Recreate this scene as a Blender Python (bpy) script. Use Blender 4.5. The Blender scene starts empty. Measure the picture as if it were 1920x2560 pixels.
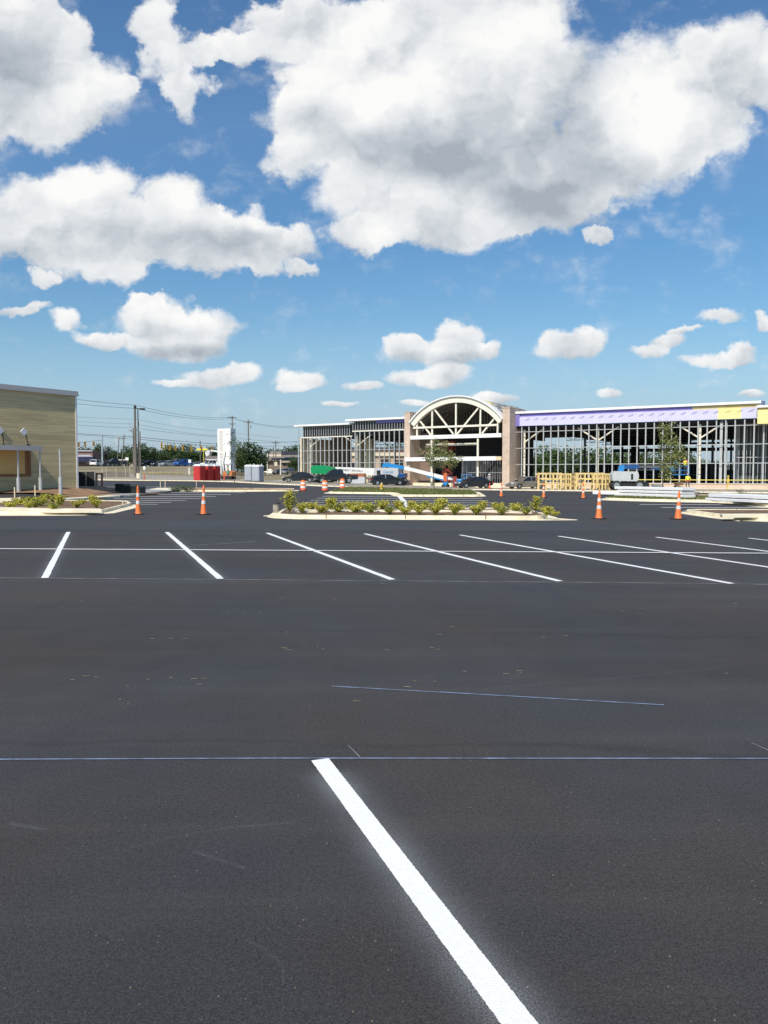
import bpy, bmesh, math, random
from mathutils import Vector, Matrix
R = math.radians
random.seed(7)
scene = bpy.context.scene
COL = scene.collection
F, CX, CY, HZ, EYE = 1920.0, 960.0, 1280.0, 1185.0, 1.7
PITCH = math.atan((CY - HZ) / F)

# ------------------------------------------------------------------ geometry of the view
def ray(px, py):
    a, b = (px - CX) / F, (CY - py) / F
    return Vector((a, math.cos(PITCH) + b * math.sin(PITCH), -math.sin(PITCH) + b * math.cos(PITCH)))
def at_z(px, py, z=0.0):
    d = ray(px, py); k = (z - EYE) / d.z
    return Vector((d.x * k, d.y * k, z))
def at_d(px, py, Y):
    d = ray(px, py); k = Y / d.y
    return Vector((d.x * k, Y, EYE + d.z * k))
def hgt(px, py, Y): return at_d(px, py, Y).z
def smooth(a, b, x):
    t = max(0.0, min(1.0, (x - a) / (b - a))); return t * t * (3 - 2 * t)
def interp(xs, ys, x):
    if x <= xs[0]: return ys[0]
    for i in range(1, len(xs)):
        if x <= xs[i]:
            return ys[i-1] + (ys[i] - ys[i-1]) * (x - xs[i-1]) / (xs[i] - xs[i-1])
    return ys[-1]
def gz(x, y):
    z = smooth(78, 106, y) * interp([-20, -14, -6, .5, 13, 30], [.75, .58, .42, .18, -.12, -.15], x)
    if y > 100:
        r = x / y
        w = 1 - smooth(-.215, -.165, r)
        k = 1 - smooth(-.13, -.09, r)
        z += smooth(108, 178, y) * k * ((1.4 + 1.9 * w) - .6)
    # fill dirt banked up against the building on the west side
    z += .62 * smooth(-20.3, -23.0, x) * smooth(44, 56, y) * (1 - smooth(62, 70, y))
    return z
def on_ground(px, Y):
    """ground point under image column px at depth Y"""
    x = (px - CX) / F * (Y * math.cos(PITCH) + 1.6 * math.sin(PITCH))
    return Vector((x, Y, gz(x, Y)))

# ------------------------------------------------------------------ materials
MATS = {}
def nodes_of(m):
    m.use_nodes = True
    return m.node_tree.nodes, m.node_tree.links, m.node_tree.nodes["Principled BSDF"]
def mat(name, col, rough=.6, var=.12, scale=6.0, bump=0.0, metal=0.0, spec=.5, col2=None, detail=5, coord='Object', bscale=None):
    if name in MATS: return MATS[name]
    m = bpy.data.materials.new(name); N, L, b = nodes_of(m)
    b.inputs['Roughness'].default_value = rough; b.inputs['Metallic'].default_value = metal
    b.inputs['Specular IOR Level'].default_value = spec
    tc = N.new('ShaderNodeTexCoord'); nz = N.new('ShaderNodeTexNoise')
    nz.inputs['Scale'].default_value = scale; nz.inputs['Detail'].default_value = detail
    L.new(tc.outputs[coord], nz.inputs['Vector'])
    rp = N.new('ShaderNodeValToRGB'); L.new(nz.outputs['Fac'], rp.inputs['Fac'])
    c2 = col2 or tuple(c * (1 - var) for c in col); c1 = tuple(min(1, c * (1 + var)) for c in col) if not col2 else col
    rp.color_ramp.elements[0].position = .3; rp.color_ramp.elements[1].position = .7
    rp.color_ramp.elements[0].color = (*c2, 1); rp.color_ramp.elements[1].color = (*c1, 1)
    L.new(rp.outputs['Color'], b.inputs['Base Color'])
    if bump:
        n2 = N.new('ShaderNodeTexNoise'); n2.inputs['Scale'].default_value = bscale or scale * 4; n2.inputs['Detail'].default_value = 6
        L.new(tc.outputs[coord], n2.inputs['Vector'])
        bp = N.new('ShaderNodeBump'); bp.inputs['Strength'].default_value = bump; bp.inputs['Distance'].default_value = .02
        L.new(n2.outputs['Fac'], bp.inputs['Height']); L.new(bp.outputs['Normal'], b.inputs['Normal'])
    MATS[name] = m
    return m

def asphalt(name, base, warm=(1, 1, 1), dust=.3, streak=(1.0, 1.0), seed=0.0):
    m = bpy.data.materials.new(name); N, L, b = nodes_of(m)
    tc = N.new('ShaderNodeTexCoord')
    def noise(scale, det, rough=.55, stretch=None):
        n = N.new('ShaderNodeTexNoise'); n.inputs['Scale'].default_value = scale; n.inputs['Detail'].default_value = det
        n.inputs['Roughness'].default_value = rough
        mp = N.new('ShaderNodeMapping'); mp.inputs['Location'].default_value = (seed, seed * .7, 0)
        if stretch: mp.inputs['Scale'].default_value = stretch
        L.new(tc.outputs['Object'], mp.inputs['Vector']); L.new(mp.outputs['Vector'], n.inputs['Vector'])
        return n.outputs['Fac']
    def mth(op, a, c, clamp=False):
        n = N.new('ShaderNodeMath'); n.operation = op; n.use_clamp = clamp
        for i, v in enumerate((a, c)):
            if hasattr(v, 'links'): L.new(v, n.inputs[i])
            else: n.inputs[i].default_value = v
        return n.outputs[0]
    def mr(v, a, c, d, e):
        n = N.new('ShaderNodeMapRange'); L.new(v, n.inputs[0])
        for i, q in enumerate((a, c, d, e)): n.inputs[i + 1].default_value = q
        return n.outputs[0]
    big = mr(noise(.22, 4), .3, .7, .86, 1.16)
    mid = mr(noise(2.2, 5), .3, .7, .93, 1.08)
    fine = mr(noise(120, 3, .75), .34, .66, .42, 1.62)
    grit = mr(noise(42, 4, .75), .3, .7, .72, 1.30)
    k = mth('MULTIPLY', mth('MULTIPLY', big, mid), mth('MULTIPLY', fine, grit))
    sx = N.new('ShaderNodeSeparateXYZ'); L.new(tc.outputs['Object'], sx.inputs[0])
    sl_ = mth('ADD', mth('MULTIPLY', mth('ADD', sx.outputs[1], mth('MULTIPLY', sx.outputs[0], .06)), .29), mth('MULTIPLY', noise(.5, 3), .25))
    sm = mth('ABSOLUTE', mth('SUBTRACT', mth('FRACT', sl_, 0), .5), 0)
    k = mth('MULTIPLY', k, mr(sm, .0, .02, .80, 1.0))
    k = mth('MULTIPLY', k, mr(mth('FRACT', mth('MULTIPLY', sl_, .5), 0), .45, .55, .96, 1.05))
    vr = N.new('ShaderNodeTexVoronoi'); vr.inputs['Scale'].default_value = 32; L.new(tc.outputs['Object'], vr.inputs['Vector'])
    pit = mr(vr.outputs['Distance'], .05, .17, .35, 1.0)
    sel = N.new('ShaderNodeSeparateColor'); L.new(vr.outputs['Color'], sel.inputs[0])
    dark = mth('GREATER_THAN', sel.outputs[0], .74)
    pitf = mth('SUBTRACT', 1.0, mth('MULTIPLY', dark, mth('SUBTRACT', 1.0, pit)))
    k = mth('MULTIPLY', k, pitf)
    spk = mth('MULTIPLY', mth('GREATER_THAN', sel.outputs[1], .985), mth('LESS_THAN', vr.outputs['Distance'], .10))
    st = noise(1.0, 5, .62, (.10 * streak[0], 1.3 * streak[1], 1))
    dustm = mth('MULTIPLY', mr(st, .52, .80, 0, 1), dust)
    mx = N.new('ShaderNodeMix'); mx.data_type = 'RGBA'
    col = N.new('ShaderNodeCombineColor')
    hue = noise(.34, 3)
    for i, sw in enumerate((.10, -.01, -.11)): L.new(mth('MULTIPLY', mth('MULTIPLY', k, base * warm[i]), mr(hue, .32, .68, 1 - sw, 1 + sw)), col.inputs[i])
    L.new(col.outputs[0], mx.inputs[6]); mx.inputs[7].default_value = (.16, .145, .12, 1); L.new(dustm, mx.inputs[0])
    m2 = N.new('ShaderNodeMix'); m2.data_type = 'RGBA'; L.new(mth('MULTIPLY', spk, .8), m2.inputs[0])
    L.new(mx.outputs[2], m2.inputs[6]); m2.inputs[7].default_value = (.30, .27, .22, 1)
    L.new(m2.outputs[2], b.inputs['Base Color'])
    b.inputs['Roughness'].default_value = .78; b.inputs['Specular IOR Level'].default_value = .28
    bp = N.new('ShaderNodeBump'); bp.inputs['Strength'].default_value = .55; bp.inputs['Distance'].default_value = .006
    h = mth('ADD', mth('MULTIPLY', noise(70, 4, .7), 1.0), mth('MULTIPLY', pitf, .6))
    L.new(h, bp.inputs['Height']); L.new(bp.outputs['Normal'], b.inputs['Normal'])
    MATS[name] = m
    return m

def siding_mat(name, col, pitch=.18, vertical=False, depth=.35):
    """lap boards: a shallow saw-tooth bump and a thin dark joint per board"""
    m = bpy.data.materials.new(name); N, L, b = nodes_of(m)
    tc = N.new('ShaderNodeTexCoord'); sp = N.new('ShaderNodeSeparateXYZ'); L.new(tc.outputs['Object'], sp.inputs[0])
    src = sp.outputs[0 if vertical else 2]
    dv = N.new('ShaderNodeMath'); dv.operation = 'DIVIDE'; L.new(src, dv.inputs[0]); dv.inputs[1].default_value = pitch
    fr = N.new('ShaderNodeMath'); fr.operation = 'FRACT'; L.new(dv.outputs[0], fr.inputs[0])
    jt = N.new('ShaderNodeMapRange'); L.new(fr.outputs[0], jt.inputs[0])
    jt.inputs[1].default_value = .0; jt.inputs[2].default_value = .14; jt.inputs[3].default_value = .50; jt.inputs[4].default_value = 1.0
    nz = N.new('ShaderNodeTexNoise'); nz.inputs['Scale'].default_value = .9; nz.inputs['Detail'].default_value = 6
    mp = N.new('ShaderNodeMapping'); mp.inputs['Scale'].default_value = (.5, .5, 5); L.new(tc.outputs['Object'], mp.inputs[0]); L.new(mp.outputs[0], nz.inputs[0])
    rg = N.new('ShaderNodeMapRange'); L.new(nz.outputs['Fac'], rg.inputs[0]); rg.inputs[1].default_value = .3; rg.inputs[2].default_value = .7; rg.inputs[3].default_value = .86; rg.inputs[4].default_value = 1.1
    fl = N.new('ShaderNodeMath'); fl.operation = 'FLOOR'; L.new(dv.outputs[0], fl.inputs[0])
    w1 = N.new('ShaderNodeTexWhiteNoise'); w1.noise_dimensions = '1D'; L.new(fl.outputs[0], w1.inputs['W'])
    hx = N.new('ShaderNodeMath'); hx.operation = 'MULTIPLY_ADD'; L.new(sp.outputs[0], hx.inputs[0]); hx.inputs[1].default_value = 1 / 3.66; L.new(w1.outputs['Value'], hx.inputs[2])
    fx = N.new('ShaderNodeMath'); fx.operation = 'FLOOR'; L.new(hx.outputs[0], fx.inputs[0])
    w2 = N.new('ShaderNodeTexWhiteNoise'); w2.noise_dimensions = '2D'; cb2 = N.new('ShaderNodeCombineXYZ'); L.new(fl.outputs[0], cb2.inputs[0]); L.new(fx.outputs[0], cb2.inputs[1]); L.new(cb2.outputs[0], w2.inputs['Vector'])
    rb = N.new('ShaderNodeMapRange'); L.new(w2.outputs['Value'], rb.inputs[0]); rb.inputs[3].default_value = .86; rb.inputs[4].default_value = 1.10
    m0_ = N.new('ShaderNodeMath'); m0_.operation = 'MULTIPLY'; L.new(jt.outputs[0], m0_.inputs[0]); L.new(rb.outputs[0], m0_.inputs[1])
    mu = N.new('ShaderNodeMath'); mu.operation = 'MULTIPLY'; L.new(m0_.outputs[0], mu.inputs[0]); L.new(rg.outputs[0], mu.inputs[1])
    mx = N.new('ShaderNodeMix'); mx.data_type = 'RGBA'; mx.blend_type = 'MULTIPLY'; mx.inputs[0].default_value = 1
    mx.inputs[6].default_value = (*col, 1); L.new(mu.outputs[0], mx.inputs[7]); L.new(mx.outputs[2], b.inputs['Base Color'])
    bp = N.new('ShaderNodeBump'); bp.inputs['Strength'].default_value = depth; bp.inputs['Distance'].default_value = .03
    iv = N.new('ShaderNodeMath'); iv.operation = 'SUBTRACT'; iv.inputs[0].default_value = 1; L.new(fr.outputs[0], iv.inputs[1])
    L.new(iv.outputs[0], bp.inputs['Height']); L.new(bp.outputs['Normal'], b.inputs['Normal'])
    b.inputs['Roughness'].default_value = .7
    MATS[name] = m
    return m

def brick_mat(name, c1, c2, mortar, w=.4, h=.2):
    m = bpy.data.materials.new(name); N, L, b = nodes_of(m)
    tc = N.new('ShaderNodeTexCoord'); sp = N.new('ShaderNodeSeparateXYZ'); L.new(tc.outputs['Object'], sp.inputs[0])
    ad = N.new('ShaderNodeMath'); L.new(sp.outputs[0], ad.inputs[0]); L.new(sp.outputs[1], ad.inputs[1])
    cb = N.new('ShaderNodeCombineXYZ'); L.new(ad.outputs[0], cb.inputs[0]); L.new(sp.outputs[2], cb.inputs[1])
    br = N.new('ShaderNodeTexBrick'); L.new(cb.outputs[0], br.inputs['Vector'])
    br.inputs['Scale'].default_value = 1; br.inputs['Brick Width'].default_value = w; br.inputs['Row Height'].default_value = h
    br.inputs['Mortar Size'].default_value = .012
    br.inputs['Color1'].default_value = (*c1, 1); br.inputs['Color2'].default_value = (*c2, 1); br.inputs['Mortar'].default_value = (*mortar, 1)
    nz = N.new('ShaderNodeTexNoise'); nz.inputs['Scale'].default_value = .8; nz.inputs['Detail'].default_value = 5; L.new(tc.outputs['Object'], nz.inputs[0])
    rg = N.new('ShaderNodeMapRange'); L.new(nz.outputs['Fac'], rg.inputs[0]); rg.inputs[1].default_value = .3; rg.inputs[2].default_value = .7; rg.inputs[3].default_value = .85; rg.inputs[4].default_value = 1.12
    mx = N.new('ShaderNodeMix'); mx.data_type = 'RGBA'; mx.blend_type = 'MULTIPLY'; mx.inputs[0].default_value = 1
    L.new(br.outputs['Color'], mx.inputs[6]); L.new(rg.outputs[0], mx.inputs[7]); L.new(mx.outputs[2], b.inputs['Base Color'])
    b.inputs['Roughness'].default_value = .85
    MATS[name] = m
    return m

def leaf_mat(name, c1, c2):
    m = bpy.data.materials.new(name); N, L, b = nodes_of(m)
    g = N.new('ShaderNodeNewGeometry'); rp = N.new('ShaderNodeValToRGB'); L.new(g.outputs['Random Per Island'], rp.inputs[0])
    rp.color_ramp.elements[0].color = (*c1, 1); rp.color_ramp.elements[1].color = (*c2, 1)
    L.new(rp.outputs[0], b.inputs['Base Color']); b.inputs['Roughness'].default_value = .55
    b.inputs['Specular IOR Level'].default_value = .3
    tr = N.new('ShaderNodeBsdfTranslucent'); L.new(rp.outputs[0], tr.inputs[0])
    ms = N.new('ShaderNodeMixShader'); ms.inputs[0].default_value = .25
    out = N['Material Output']; L.new(b.outputs[0], ms.inputs[1]); L.new(tr.outputs[0], ms.inputs[2]); L.new(ms.outputs[0], out.inputs[0])
    MATS[name] = m
    return m

A_LOT = asphalt('lot asphalt', .0395, (1.04, .985, 1.01), .14)
A_DRIVE = asphalt('drive asphalt', .043, (.98, 1.0, 1.06), .03, seed=31)
A_DUST = mat('dusty road', (.40, .35, .27), .9, scale=.35, col2=(.22, .20, .17), detail=8, bump=.2)
CONC = mat('concrete', (.76, .68, .51), .85, .13, 1.3, .15)
CONC_K = mat('kerb concrete', (.88, .78, .56), .85, .12, 2.2, .12, col2=(.62, .54, .39), detail=9)
CONC_G = mat('grey concrete', (.30, .30, .29), .85, .12, 1.5, .1)
DIRT = mat('red dirt', (.36, .20, .10), .95, scale=1.2, col2=(.20, .12, .065), detail=8, bump=.5)
MULCH = mat('mulch', (.22, .135, .075), .95, scale=3, col2=(.10, .06, .035), detail=8, bump=.8, bscale=20)
WHITE = mat('white paint', (.80, .80, .79), .55, .04, 3)
STEELW = mat('primed steel', (.80, .745, .62), .5, .05, 2)
GALV = mat('galvanised steel', (.40, .42, .43), .42, .18, 1.5, metal=.35)
GALV_L = mat('bright galvanised steel', (.45, .46, .46), .5, .12, 1.5, metal=.15)
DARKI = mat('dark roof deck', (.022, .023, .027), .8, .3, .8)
BLACK = mat('black plastic', (.012, .012, .013), .5, .2, 3)
RUBBER = mat('rubber', (.018, .018, .018), .8, .2, 5)
CHROME = mat('chrome', (.60, .60, .62), .22, .05, 3, metal=.9)
GLASS = mat('dark glass', (.012, .015, .018), .06, .1, 1, spec=.8)
LAV = mat('lavender sheathing', (.57, .55, .80), .7, .04, .7)
PURP = mat('shaded purple sheathing', (.20, .17, .46), .7, .07, .9)  # purple board, its colour deepened for the shade under the coping
YEL = mat('yellow sheathing', (.84, .74, .30), .7, .06, .8)
TAN = mat('tan sheathing', (.55, .45, .20), .7, .08, .8)
ORANGE = mat('orange plastic', (.80, .19, .045), .5, .14, 6)
ORANGE_R = mat('faded red orange plastic', (.72, .10, .035), .5, .12, 6)
REFL = mat('white reflective band', (.66, .65, .62), .4, .16, 9)
WOOD = mat('pale lumber', (.78, .60, .27), .7, .15, 3, col2=(.62, .45, .18))
POLEW = mat('weathered pole wood', (.16, .14, .12), .85, .2, 2)
METALP = mat('grey pole metal', (.42, .47, .50), .4, .1, 1, metal=.2)
WIRE = mat('wire', (.05, .055, .06), .5, .05, 1)
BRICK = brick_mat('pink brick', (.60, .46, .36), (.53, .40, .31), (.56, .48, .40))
BRICKI = mat('shaded brown inner wall', (.20, .145, .115), .85, .12, .6)  # brick in interior shade, the shade painted into its brown
SIDING = siding_mat('tan lap siding', (.53, .425, .235), .18)
LEAF_D = leaf_mat('dark green leaves', (.024, .048, .017), (.080, .125, .040))
LEAF_M = leaf_mat('mid green leaves', (.035, .065, .016), (.11, .16, .045))
LEAF_Y = leaf_mat('yellow green leaves', (.50, .47, .05), (.80, .72, .13))
LEAF_G = leaf_mat('bush green leaves', (.10, .15, .02), (.32, .35, .06))
BARK = mat('bark', (.11, .085, .065), .9, .25, 6)
GRASSM = leaf_mat('grass blades', (.05, .085, .02), (.30, .30, .10))

# ------------------------------------------------------------------ mesh builder
class MB:
    def __init__(s): s.v = []; s.f = []; s.mi = []; s.sm = []
    def add(s, vs, fs, mi=0, M=None, smooth_=False):
        o = len(s.v)
        s.v += [tuple(M @ Vector(p)) if M else tuple(p) for p in vs]
        for f in fs:
            s.f.append(tuple(i + o for i in f)); s.mi.append(mi); s.sm.append(smooth_)
    def box(s, c, d, mi=0, rz=0.0, M=None):
        x, y, z = d[0] / 2, d[1] / 2, d[2] / 2
        vs = [(a, b, e) for e in (-z, z) for a, b in ((-x, -y), (x, -y), (x, y), (-x, y))]
        T = Matrix.Translation(c) @ Matrix.Rotation(rz, 4, 'Z')
        s.add(vs, [(3, 2, 1, 0), (4, 5, 6, 7), (0, 1, 5, 4), (1, 2, 6, 5), (2, 3, 7, 6), (3, 0, 4, 7)], mi, (M @ T) if M else T)
    def b2(s, lo, hi, mi=0, M=None):
        s.box([(a + b) / 2 for a, b in zip(lo, hi)], [abs(b - a) for a, b in zip(lo, hi)], mi, 0, M)
    def bar(s, p, q, w, h=None, mi=0):
        """rectangular bar from p to q"""
        h = h or w; p, q = Vector(p), Vector(q); d = q - p; L = d.length
        if L < 1e-6: return
        T = Matrix.Translation((p + q) / 2) @ d.to_track_quat('Z', 'Y').to_matrix().to_4x4()
        s.box((0, 0, 0), (w, h, L), mi, 0, T)
    def cyl(s, p, q, r0, r1=None, n=10, mi=0, caps=True, sm=True):
        r1 = r0 if r1 is None else r1
        p, q = Vector(p), Vector(q); d = q - p
        Q = d.to_track_quat('Z', 'Y').to_matrix()
        vs = []
        for c, r in ((p, r0), (q, r1)):
            for i in range(n):
                a = 2 * math.pi * i / n
                vs.append(c + Q @ Vector((r * math.cos(a), r * math.sin(a), 0)))
        s.add(vs, [(i, (i + 1) % n, n + (i + 1) % n, n + i) for i in range(n)], mi, None, sm)
        if caps: s.add(vs, [tuple(range(n - 1, -1, -1)), tuple(range(n, 2 * n))], mi)
    def lathe(s, prof, n=14, mi=0, c=(0, 0, 0), sq=None):
        vs = []
        for r, z in prof:
            for i in range(n):
                a = 2 * math.pi * i / n
                vs.append((c[0] + r * math.cos(a), c[1] + r * math.sin(a), c[2] + z))
        fs = [(j * n + i, j * n + (i + 1) % n, (j + 1) * n + (i + 1) % n, (j + 1) * n + i) for j in range(len(prof) - 1) for i in range(n)]
        s.add(vs, fs, mi, None, True)
        s.add(vs, [tuple(range(n - 1, -1, -1)), tuple(range((len(prof) - 1) * n, len(prof) * n))], mi)
    def tube(s, pts, r, n=6, mi=0):
        for a, b in zip(pts[:-1], pts[1:]): s.cyl(a, b, r, r, n, mi)
    def prism(s, poly, z0, z1, mi=0, M=None):
        n = len(poly)
        ar = sum(poly[i][0] * poly[(i + 1) % n][1] - poly[(i + 1) % n][0] * poly[i][1] for i in range(n))
        if ar < 0: poly = poly[::-1]
        vs = [(p[0], p[1], z0 if len(p) < 3 else p[2] + z0) for p in poly] + [(p[0], p[1], z1 if len(p) < 3 else p[2] + z1) for p in poly]
        s.add(vs, [tuple(range(n - 1, -1, -1)), tuple(range(n, 2 * n))] + [(i, (i + 1) % n, n + (i + 1) % n, n + i) for i in range(n)], mi, M)
    def side(s, prof, hw, mi=0, sm=False):
        """profile (x,z) lofted across y; hw is a number or a function of (x,z)"""
        n = len(prof)
        ar = sum(prof[i][0] * prof[(i + 1) % n][1] - prof[(i + 1) % n][0] * prof[i][1] for i in range(n))
        if ar < 0: prof = prof[::-1]
        h = hw if callable(hw) else (lambda x, z: hw)
        vs = [(x, -h(x, z), z) for x, z in prof] + [(x, h(x, z), z) for x, z in prof]
        s.add(vs, [tuple(range(n)), tuple(range(2 * n - 1, n - 1, -1))], mi)
        s.add(vs, [((i + 1) % n, i, n + i, n + (i + 1) % n) for i in range(n)], mi, None, sm)
    def build(s, name, mats, parent=None, loc=None, rz=0.0, bevel=0.0):
        me = bpy.data.meshes.new(name); me.from_pydata(s.v, [], s.f)
        for m in (mats if isinstance(mats, (list, tuple)) else [mats]): me.materials.append(m)
        me.polygons.foreach_set('material_index', s.mi); me.polygons.foreach_set('use_smooth', s.sm)
        me.update()
        o = bpy.data.objects.new(name, me); COL.objects.link(o)
        if loc is not None: o.location = loc
        o.rotation_euler.z = rz
        if parent is not None: o.parent = parent
        if bevel:
            b = o.modifiers.new('bevel', 'BEVEL'); b.width = bevel; b.segments = 2; b.limit_method = 'ANGLE'
        return o
def empty(name, loc=(0, 0, 0), rz=0.0):
    o = bpy.data.objects.new(name, None); COL.objects.link(o); o.location = loc; o.rotation_euler.z = rz
    o.empty_display_size = .2
    return o
def tag(o, label=None, cat=None, group=None, kind=None):
    if label: o['label'] = label
    if cat: o['category'] = cat
    if group: o['group'] = group
    if kind: o['kind'] = kind
    return o
def copy_tree(o, parent=None):
    c = o.copy(); COL.objects.link(c)
    if parent is not None: c.parent = parent
    for ch in list(o.children): copy_tree(ch, c)
    return c
def struct(o, label=None):
    o['kind'] = 'structure'
    if label: o['label'] = label
    return o
ORD = ['first', 'second', 'third', 'fourth', 'fifth', 'sixth', 'seventh', 'eighth', 'ninth', 'tenth', 'eleventh', 'twelfth',
       'thirteenth', 'fourteenth', 'fifteenth', 'sixteenth', 'seventeenth', 'eighteenth', 'nineteenth', 'twentieth']
def text_mesh(txt, size, name, m, parent, M, shear=0.0, extrude=.004):
    cu = bpy.data.curves.new(name, 'FONT'); cu.body = txt; cu.size = size; cu.extrude = extrude; cu.align_x = 'CENTER'; cu.align_y = 'CENTER'; cu.shear = shear
    t = bpy.data.objects.new('tmp', cu); COL.objects.link(t)
    dg = bpy.context.evaluated_depsgraph_get()
    me = bpy.data.meshes.new_from_object(t.evaluated_get(dg))
    bpy.data.objects.remove(t); bpy.data.curves.remove(cu)
    me.name = name; me.transform(M); me.materials.clear(); me.materials.append(m)
    o = bpy.data.objects.new(name, me); COL.objects.link(o); o.parent = parent
    return o

# ------------------------------------------------------------------ camera, sun, sky
cam = bpy.data.cameras.new('camera'); cam.sensor_fit = 'HORIZONTAL'; cam.sensor_width = 36; cam.lens = 36
cam.clip_start = .05; cam.clip_end = 8000
co = bpy.data.objects.new('camera', cam); COL.objects.link(co)
co.location = (0, 0, EYE); co.rotation_euler = (R(90) - PITCH, 0, 0)
scene.camera = co
SUN_EL = R(47); SAZ = Vector((-.46, -.888))
S = Vector((SAZ.x * math.cos(SUN_EL), SAZ.y * math.cos(SUN_EL), math.sin(SUN_EL)))
sl = bpy.data.lights.new('sun', 'SUN'); sl.energy = 4.8; sl.angle = R(.5); sl.color = (1, .925, .81)
so = bpy.data.objects.new('sun', sl); COL.objects.link(so); so.rotation_euler = S.to_track_quat('Z', 'Y').to_euler()
scene.view_settings.view_transform = 'Standard'; scene.view_settings.look = 'None'
scene.view_settings.exposure = 0; scene.view_settings.gamma = 1
scene.cycles.use_denoising = True
scene.cycles.max_bounces = 6; scene.cycles.diffuse_bounces = 3; scene.cycles.transparent_max_bounces = 12
scene.cycles.sample_clamp_indirect = 6

BG_STRENGTH = .142
w = bpy.data.worlds.new('World'); scene.world = w; w.use_nodes = True
N, L = w.node_tree.nodes, w.node_tree.links
bg = N['Background']; bg.inputs[1].default_value = BG_STRENGTH
sky = N.new('ShaderNodeTexSky'); sky.sky_type = 'NISHITA'; sky.sun_disc = False
sky.sun_elevation = SUN_EL; sky.sun_rotation = math.atan2(SAZ.x, SAZ.y); sky.air_density = 1.0; sky.dust_density = .6; sky.ozone_density = 2.2
def val(v, sock):
    if hasattr(v, 'links'): L.new(v, sock)
    else: sock.default_value = v
def mth(op, a, b=0.0, c=0.0, clamp=False):
    n = N.new('ShaderNodeMath'); n.operation = op; n.use_clamp = clamp
    val(a, n.inputs[0]); val(b, n.inputs[1])
    if op in ('MULTIPLY_ADD', 'SMOOTH_MIN', 'SMOOTH_MAX'): val(c, n.inputs[2])
    return n.outputs[0]
def vmt(op, a, b=(0, 0, 0), c=None):
    n = N.new('ShaderNodeVectorMath'); n.operation = op
    val(a, n.inputs[0]); val(b, n.inputs[1])
    if c is not None: val(c, n.inputs[2])
    return n.outputs['Value'] if op == 'DOT_PRODUCT' else n.outputs[0]
def mrange(v, a, b, c, d, kind='SMOOTHSTEP'):
    n = N.new('ShaderNodeMapRange'); n.interpolation_type = kind; val(v, n.inputs[0])
    for i, q in enumerate((a, b, c, d)): n.inputs[i + 1].default_value = q
    return n.outputs[0]
def nz(vec, scale, detail, rough=.55, color=False):
    n = N.new('ShaderNodeTexNoise'); n.inputs['Scale'].default_value = scale; n.inputs['Detail'].default_value = detail; n.inputs['Roughness'].default_value = rough
    L.new(vec, n.inputs['Vector'])
    return n.outputs['Color' if color else 'Fac']
def cmb(v):
    n = N.new('ShaderNodeCombineXYZ')
    for i in range(3): L.new(v, n.inputs[i])
    return n.outputs[0]
tc = N.new('ShaderNodeTexCoord'); sp = N.new('ShaderNodeSeparateXYZ'); L.new(tc.outputs['Generated'], sp.inputs[0])
yy = mth('MAXIMUM', sp.outputs[1], .02)
U = mth('DIVIDE', sp.outputs[0], yy); V = mth('DIVIDE', sp.outputs[2], yy)
cb = N.new('ShaderNodeCombineXYZ'); L.new(U, cb.inputs[0]); L.new(V, cb.inputs[1]); P = cb.outputs[0]
# edges are ruffled by bending the coordinates before the cloud bodies are read
warp = vmt('SUBTRACT', nz(P, 5.5, 3, .5, True), (.5, .5, .5))
far = mrange(V, .06, .32, 1, 0); near = mth('SUBTRACT', 1.0, mth('MULTIPLY', far, .72))
PS = vmt('ADD', vmt('MULTIPLY', vmt('MULTIPLY', warp, (.075, .065, 0)), cmb(near)), P)
warp2 = vmt('SUBTRACT', nz(P, 22, 7, .62, True), (.5, .5, .5))
PW = vmt('ADD', vmt('MULTIPLY', vmt('MULTIPLY', warp2, (.072, .062, 0)), cmb(near)), PS)
# cloud bodies: (centre x, y, half width, half height) measured on the sky ahead
CL = [(40,130,160,140),(150,185,140,95),(110,255,95,65),(50,30,80,70),(255,172,62,32),(140,60,60,50),(-80,200,120,120),
 (370,115,62,66),(345,40,55,65),(415,190,46,58),(455,110,60,28),(515,100,62,38),(590,60,80,55),(690,25,140,45),
 (770,130,170,105),(900,240,270,170),(1110,150,215,175),(1050,380,250,125),(830,400,170,120),(690,250,115,115),(630,340,62,60),
 (800,500,105,40),(960,490,170,48),(1150,440,160,72),(1420,215,165,140),(1570,130,105,105),(1360,330,150,90),(1010,20,230,90),(1250,390,110,70),(1700,160,90,110),(1500,280,120,70),
 (170,425,118,76),(50,470,120,95),(370,435,78,76),(300,500,205,70),(505,505,92,58),(615,530,72,42),(190,560,130,48),(255,592,60,38),(450,565,120,36),(100,607,32,18),(-60,540,120,60),(560,570,60,34),(650,585,40,18),
 (140,700,52,26),(330,690,78,46),(425,712,92,38),(390,752,112,28),(230,735,80,17),(40,672,54,16),(310,660,40,24),
 (475,812,88,20),(530,800,40,18),(385,825,52,9),(650,822,56,20),(640,838,40,10),
 (940,762,124,26),(990,730,50,34),(1050,755,34,20),(880,752,45,22),(920,815,92,20),(965,800,50,16),(785,832,42,11),
 (1220,758,72,24),(1265,738,38,28),(1195,740,28,20),(1400,757,52,15),(1445,735,42,18),(1480,712,40,10),
 (1555,776,72,15),(1605,764,30,22),(1548,683,52,18),(1645,700,26,18),(1318,850,30,10),(1290,505,24,15),(730,870,42,7),(895,868,36,8),
 (1060,858,56,12),(1620,846,30,8),(-150,720,90,30),(1800,720,110,40),(1900,420,150,70),(-320,380,170,100),(2100,150,200,110),(-500,700,160,40),(2050,800,160,30)]
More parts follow.
